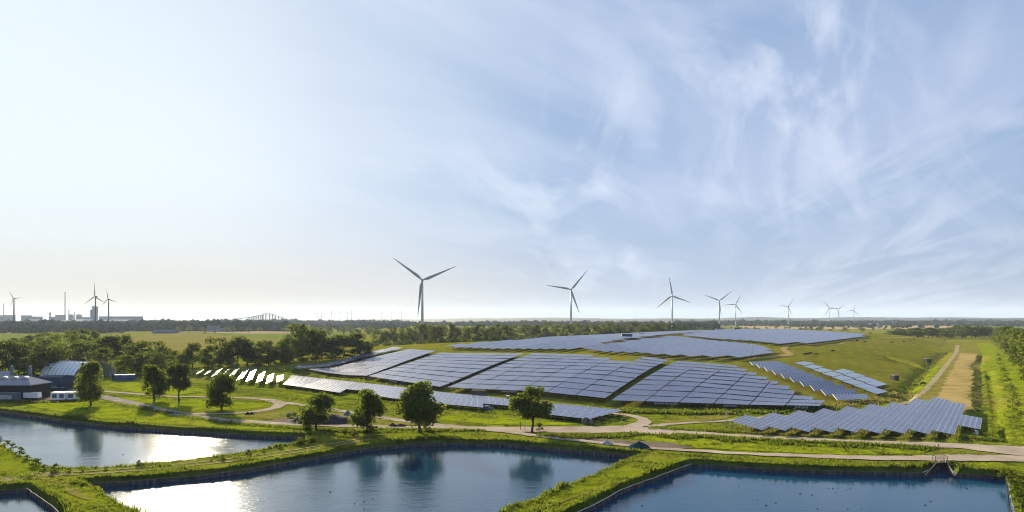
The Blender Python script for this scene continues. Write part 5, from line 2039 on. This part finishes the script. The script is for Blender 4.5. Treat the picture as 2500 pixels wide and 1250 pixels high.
dv_ = [(0, 0, .07), (-.17, 0, .09), (.14, 0, .09), (.22, 0, .19), (.25, 0, .27), (.36, 0, .26), (-.30, 0, .14)]
DUCK = skin('duck', dv_, [(0, 1), (0, 2), (2, 3), (3, 4), (4, 5), (1, 6)], [(.13, .11), (.11, .09), (.10, .09), .045, .06, .02, .03], M['duck'])
dk = [(x / 3.571 + 1800, y / 3.571 + 930) for x, y in ((795, 937), (832, 940), (872, 934), (950, 947), (983, 938), (857, 972), (551, 986), (652, 996), (176, 1030), (334, 1065), (251, 1086), (1685, 1052), (1638, 1084), (2000, 938), (962, 1118), (12, 917), (700, 1116), (1078, 1116))]
dk += [(x / 3.906 + 600, y / 3.906 + 930) for x, y in ((807, 1061), (1212, 1121), (1126, 1153), (1037, 1167), (1128, 1223))] + [(1366, 1150), (300, 1110), (1568, 1235)]
for i, (x, y) in enumerate(dk):
    p = gp(x, y, WZ)
    o = obj('duck', DUCK, None, (p.x, p.y, WZ - .03))
    o.rotation_euler = (0, 0, rnd.uniform(0, 6.28))
    o.scale = (.7,) * 3
    lb = f'dark duck on the blue pond by the sluice, {nth(sorted(range(18), key=lambda k: dk[k][0]).index(i))} counting from the left' if i < 18 else (
        f'dark duck on the middle pond, {nth(sorted(range(18, 24), key=lambda k: dk[k][0]).index(i))} counting from the left' if i < 24 else ('dark duck on the pale pond' if i == 24 else 'dark duck close to the grassy dyke on the blue pond'))
    tag(o, lb, 'duck', 'ducks on the ponds')
# ================================================================== GRASS, WEEDS, REEDS
rt = np.random.RandomState(77)


def tufts(name, X, Y, H, matl, blades=6, spread=.22, wid=.05, lean=.55, zoff=0.0):
    n = len(X)
    Z = np.array([gz(a, b) for a, b in zip(X, Y)]) + zoff
    ok = np.isfinite(Z)
    X, Y, Z, H = X[ok], Y[ok], Z[ok], H[ok]
    n = len(X)
    B = n * blades
    i = np.repeat(np.arange(n), blades)
    a = rt.uniform(0, 2 * np.pi, B)
    h = H[i] * rt.uniform(.5, 1.15, B)
    r0 = spread * np.sqrt(rt.rand(B)) * (H[i] / .5)
    bx, by = X[i] + np.cos(a) * r0, Y[i] + np.sin(a) * r0
    l = lean * h * rt.rand(B)
    w = wid * (h / .4) * rt.uniform(.7, 1.4, B)
    c = rt.uniform(0, 2 * np.pi, B)
    dx_, dy_ = np.cos(c) * w, np.sin(c) * w
    tx, ty = bx + np.cos(a) * l, by + np.sin(a) * l
    zb = Z[i] - .05
    V = np.stack([np.stack([bx - dx_, by - dy_, zb], 1), np.stack([bx + dx_, by + dy_, zb], 1), np.stack([tx + dx_ * .3, ty + dy_ * .3, zb + h], 1), np.stack([tx - dx_ * .5, ty - dy_ * .5, zb + h * .85], 1)], 1).reshape(-1, 3)
    me = bpy.data.meshes.new(name)
    me.vertices.add(4 * B)
    me.vertices.foreach_set('co', V.ravel())
    me.loops.add(4 * B)
    me.loops.foreach_set('vertex_index', np.arange(4 * B, dtype=np.int32))
    me.polygons.add(B)
    me.polygons.foreach_set('loop_start', np.arange(0, 4 * B, 4, dtype=np.int32))
    me.polygons.foreach_set('loop_total', np.full(B, 4, np.int32))
    me.materials.append(matl)
    me.update()
    return tag(obj(name, me), kind='stuff')


def off_roads(x, y, m=.3):
    k = np.ones(len(x), bool)
    for P, Wd in ROADS:
        Q = np.array([(p.x, p.y) for p in P[::2]] + [(P[-1].x, P[-1].y)])
        d = linedist([tuple(q) for q in Q[::2]] + [tuple(Q[-1])], x, y)
        k &= d > max(Wd) * .8 + m
    return k


n = 60000
Y = 1 / rt.uniform(1 / 232, 1 / 104, n)
X = (rt.uniform(-60, 2560, n) - CX) / FOC * Y
k = ~in_ponds(X, Y, .12)
X, Y = X[k], Y[k]
k = off_roads(X, Y)
X, Y = X[k], Y[k]
clump = np.sin(X * .31 + 2 * np.sin(Y * .17)) + np.sin(Y * .43 + X * .12) + rt.uniform(-1, 1, len(X))
k = clump > -.5
X, Y, clump = X[k], Y[k], clump[k]
H = rt.uniform(.16, .36, len(X)) + .10 * np.clip(clump, 0, 2)
tufts('grass', X, Y, H, M['blade_grass'])
k = (np.sin(X * .9 + 3) + np.sin(Y * 1.1 + X * .4) + rt.uniform(-1, 1, len(X)) > 1.0)
tufts('weeds', X[k] + .2, Y[k] - .2, H[k] * 1.35, M['leaf'], 6, .3, .07, .7)
k = rt.rand(len(X)) < .12
tufts('dry_grass', X[k] + .3, Y[k] + .2, H[k] * 1.2, M['blade_dry'])

# taller fringe on the pond banks
px2, py2, ph2 = [], [], []
for nm, loop, top in PONDS:
    for p in resample(top, .33):
        for _ in range(2):
            d = rt.uniform(-.1, 1.1)
            c = rt.uniform(0, 6.28)
            px2.append(p.x + math.cos(c) * d)
            py2.append(p.y + math.sin(c) * d)
            ph2.append(rt.uniform(.25, .62) * (1.25 if math.sin(p.x * .13 + p.y * .21) > .55 else 1))
px2, py2, ph2 = np.array(px2), np.array(py2), np.array(ph2)
k = ~in_ponds(px2, py2, -.25) & (py2 > 85)
tufts('grass', px2[k], py2[k], ph2[k], M['blade_grass'], 6, .25, .05)


k = (np.sin(px2 * .23 + 1.0) + np.sin(py2 * .31 + px2 * .1) > .55) & ~in_ponds(px2, py2, -.35) & (py2 > 100) & (rt.rand(len(px2)) < .5)
tufts('reeds', px2[k], py2[k], ph2[k] * 1.5, M['leaf'], 7, .25, .06, .45)


def band(line, w, n, h, matl, name='weeds', wid=.08, tall=0.0):
    pts = [hit(x, y) for x, y in line]
    pts = resample(pts, 1.0, False)
    n = int(n * .65)
    i = rt.randint(0, len(pts), n)
    x = np.array([pts[a].x for a in i]) + rt.normal(0, w, n)
    y = np.array([pts[a].y for a in i]) + rt.normal(0, w, n)
    k = (np.sin(x * .5) + np.sin(y * .7 + x * .2) + rt.uniform(-1.2, 1.2, n) > -.6) & ~in_ponds(x, y, .2)
    x, y = x[k], y[k]
    return tufts(name, x, y, rt.uniform(h[0], h[1], len(x)) * .82, matl, 7, .3, wid, .7)


# rank growth along ditches and verges
band([(255, 983), (330, 994), (420, 1012), (520, 1030), (640, 1040), (750, 1047)], 1.0, 2600, (.4, .9), M['leaf'])
band([(-40, 981), (100, 983), (215, 978)], 1.2, 1500, (.5, 1.0), M['leaf'])
band([(250, 963), (420, 976), (560, 979), (640, 982)], 1.1, 1300, (.4, .9), M['leaf'])
band([(560, 1034), (760, 1048), (1000, 1049), (1180, 1052)], .6, 1600, (.4, .9), M['leaf'])
band([(780, 1052), (900, 1056), (1000, 1053), (1120, 1052)], .9, 1200, (.4, .9), M['leaf'])
band([(1325, 1066), (1400, 1070), (1480, 1066), (1560, 1062)], 1.2, 2000, (.4, 1.0), M['leaf_bright'])
band([(1330, 1062), (1450, 1064), (1540, 1060)], .7, 900, (.4, .9), M['leaf'])
band([(1600, 1066), (1760, 1074), (1900, 1082), (2050, 1089), (2180, 1092), (2290, 1098)], 1.3, 4200, (.4, 1.1), M['leaf_bright'])
band([(1650, 1064), (1800, 1073), (1950, 1081), (2150, 1090)], .8, 2200, (.5, 1.1), M['leaf'])
band([(1800, 1056), (1950, 1064), (2100, 1069), (2250, 1072), (2390, 1074)], .7, 1600, (.25, .6), M['blade_dry'])
band([(1690, 1045), (1800, 1056), (1950, 1064), (2100, 1070), (2380, 1074)], .8, 1000, (.3, .6), M['leaf'])
band([(1600, 1046), (1700, 1050), (1790, 1054)], 1.2, 1400, (.4, .8), M['leaf'])
band([(700, 905), (840, 928), (1000, 955), (1200, 985)], 2.6, 3600, (.6, 1.3), M['leaf'], wid=.12)
band([(720, 908), (840, 930), (1000, 957)], 2.0, 1500, (.6, 1.2), M['leaf_bright'], wid=.12)
band([(1200, 985), (1350, 995), (1500, 1004), (1700, 1008), (1900, 1006), (2020, 998)], 2.2, 5200, (.6, 1.3), M['leaf'], wid=.12)
band([(1250, 988), (1400, 1000), (1560, 1007), (1760, 1010), (1960, 1003)], 2.0, 3400, (.6, 1.2), M['leaf_bright'], wid=.12)
band([(2030, 996), (2100, 986), (2170, 976), (2210, 966)], 2.0, 1600, (.6, 1.2), M['blade_dry'], wid=.10)
band([(2205, 972), (2235, 936), (2262, 906), (2290, 880), (2318, 852)], 1.0, 600, (.5, 1.1), M['blade_dry'], wid=.12)
band([(2200, 972), (2228, 938), (2255, 908), (2285, 880)], 1.6, 300, (.4, 1.0), M['leaf'], wid=.12)
band([(2370, 1070), (2400, 1074), (2440, 1076)], .8, 500, (.4, .9), M['leaf'])
band([(560, 976), (700, 985), (900, 1010), (1100, 1034)], 3.0, 2200, (.3, .6), M['blade_grass'])
band([(500, 945), (650, 962), (800, 985), (1000, 1005), (1200, 1018)], 2.2, 3000, (.4, .8), M['leaf_bright'])
band([(440, 932), (600, 950), (690, 952), (850, 972), (1100, 1000), (1440, 1028)], .8, 3000, (.4, .8), M['blade_grass'])
band([(2436, 868), (2448, 900), (2466, 940), (2480, 985), (2490, 1040)], 1.4, 700, (.4, 1.1), M['leaf'], wid=.12)

# bushes on the banks
bush = [(6, 1072), (22, 1080), (36, 1088), (52, 1102), (70, 1116), (92, 1132), (112, 1142), (140, 1148), (172, 1147), (205, 1147), (262, 1142), (345, 1131), (352, 1132), (520, 1118), (545, 1116), (610, 1103), (648, 1097), (690, 1089)]
for i, (x, y) in enumerate(bush):
    p = gp(x - 4, y + 7)
    h = rnd.uniform(.9, 1.7) * (1.2 if i < 8 else .8)
    tree((p.x, p.y, -.15), h, h * 1.25, 'shrub', f'dark bank shrub along the pale pond, {nth(i)} counting from the near left corner', 'shrubs along the pale pond', name='shrub', cat='shrub')
for i, (x, y, s) in enumerate([(733, 1086, 2.0), (752, 1084, 2.2), (770, 1082, 1.7), (845, 1063, 2.0), (866, 1064, 1.6), (2270, 1134, .9), (2258, 1138, .8), (2326, 1136, 1.2), (2345, 1140, 1.2)]):
    p = gp(x, y)
    tree((p.x, p.y, -.15), s, s * 1.5, 'shrub_bright', f'yellowish shrub {"on the dyke tip between the ponds" if i < 5 else "beside the sluice"}, {nth(i if i < 5 else i - 5)} from its left', 'yellowish shrubs by the water', name='shrub', cat='shrub')
for i, (x, y, s) in enumerate([(2440, 1166, 1.6), (2462, 1172, 1.9), (2470, 1188, 2.0), (2476, 1206, 1.9), (2482, 1226, 2.0), (2490, 1246, 2.2), (2486, 1176, 1.7), (2496, 1200, 2.0)]):
    p = gp(x + 6, y - 4)
    tree((p.x, p.y, -.3), s, s * 1.3, ('shrub_bright', 'shrub')[i % 2], f'bushy shrub on the right bank of the blue pond, {nth(i)} from its far corner', 'shrubs on the right bank', name='shrub', cat='shrub')
for i, (x, y, s) in enumerate([(2437, 868, 4), (2441, 880, 3.5), (2450, 905, 3.5), (2462, 930, 3), (2470, 948, 3.2), (2478, 965, 3), (2484, 990, 2.5), (2492, 1012, 2.5)]):
    p = gp(x, y)
    tree((p.x, p.y, -.2), s * .5, s * .9, 'shrub', f'dark ditch shrub before the sunlit hedge, {nth(i)} from its far end', 'shrubs of the ditch by the hedge', name='shrub', cat='shrub')

# ================================================================== AIR
m = MB()
m.box((0, 6500, -6), (26000, 21000, 260))
hz_o = m.build('haze', [])
hm_, ht, hb = mat('haze')
ht.nodes.remove(hb)
pv = ht.nodes.new('ShaderNodeVolumePrincipled')
pv.inputs['Color'].default_value = (0.66, 0.80, 1.0, 1)
pv.inputs['Density'].default_value = 0.000042
pv.inputs['Anisotropy'].default_value = 0.15
ht.links.new(pv.outputs[0], ht.nodes['Material Output'].inputs['Volume'])
hz_o.data.materials.append(hm_)
tag(hz_o, kind='stuff')
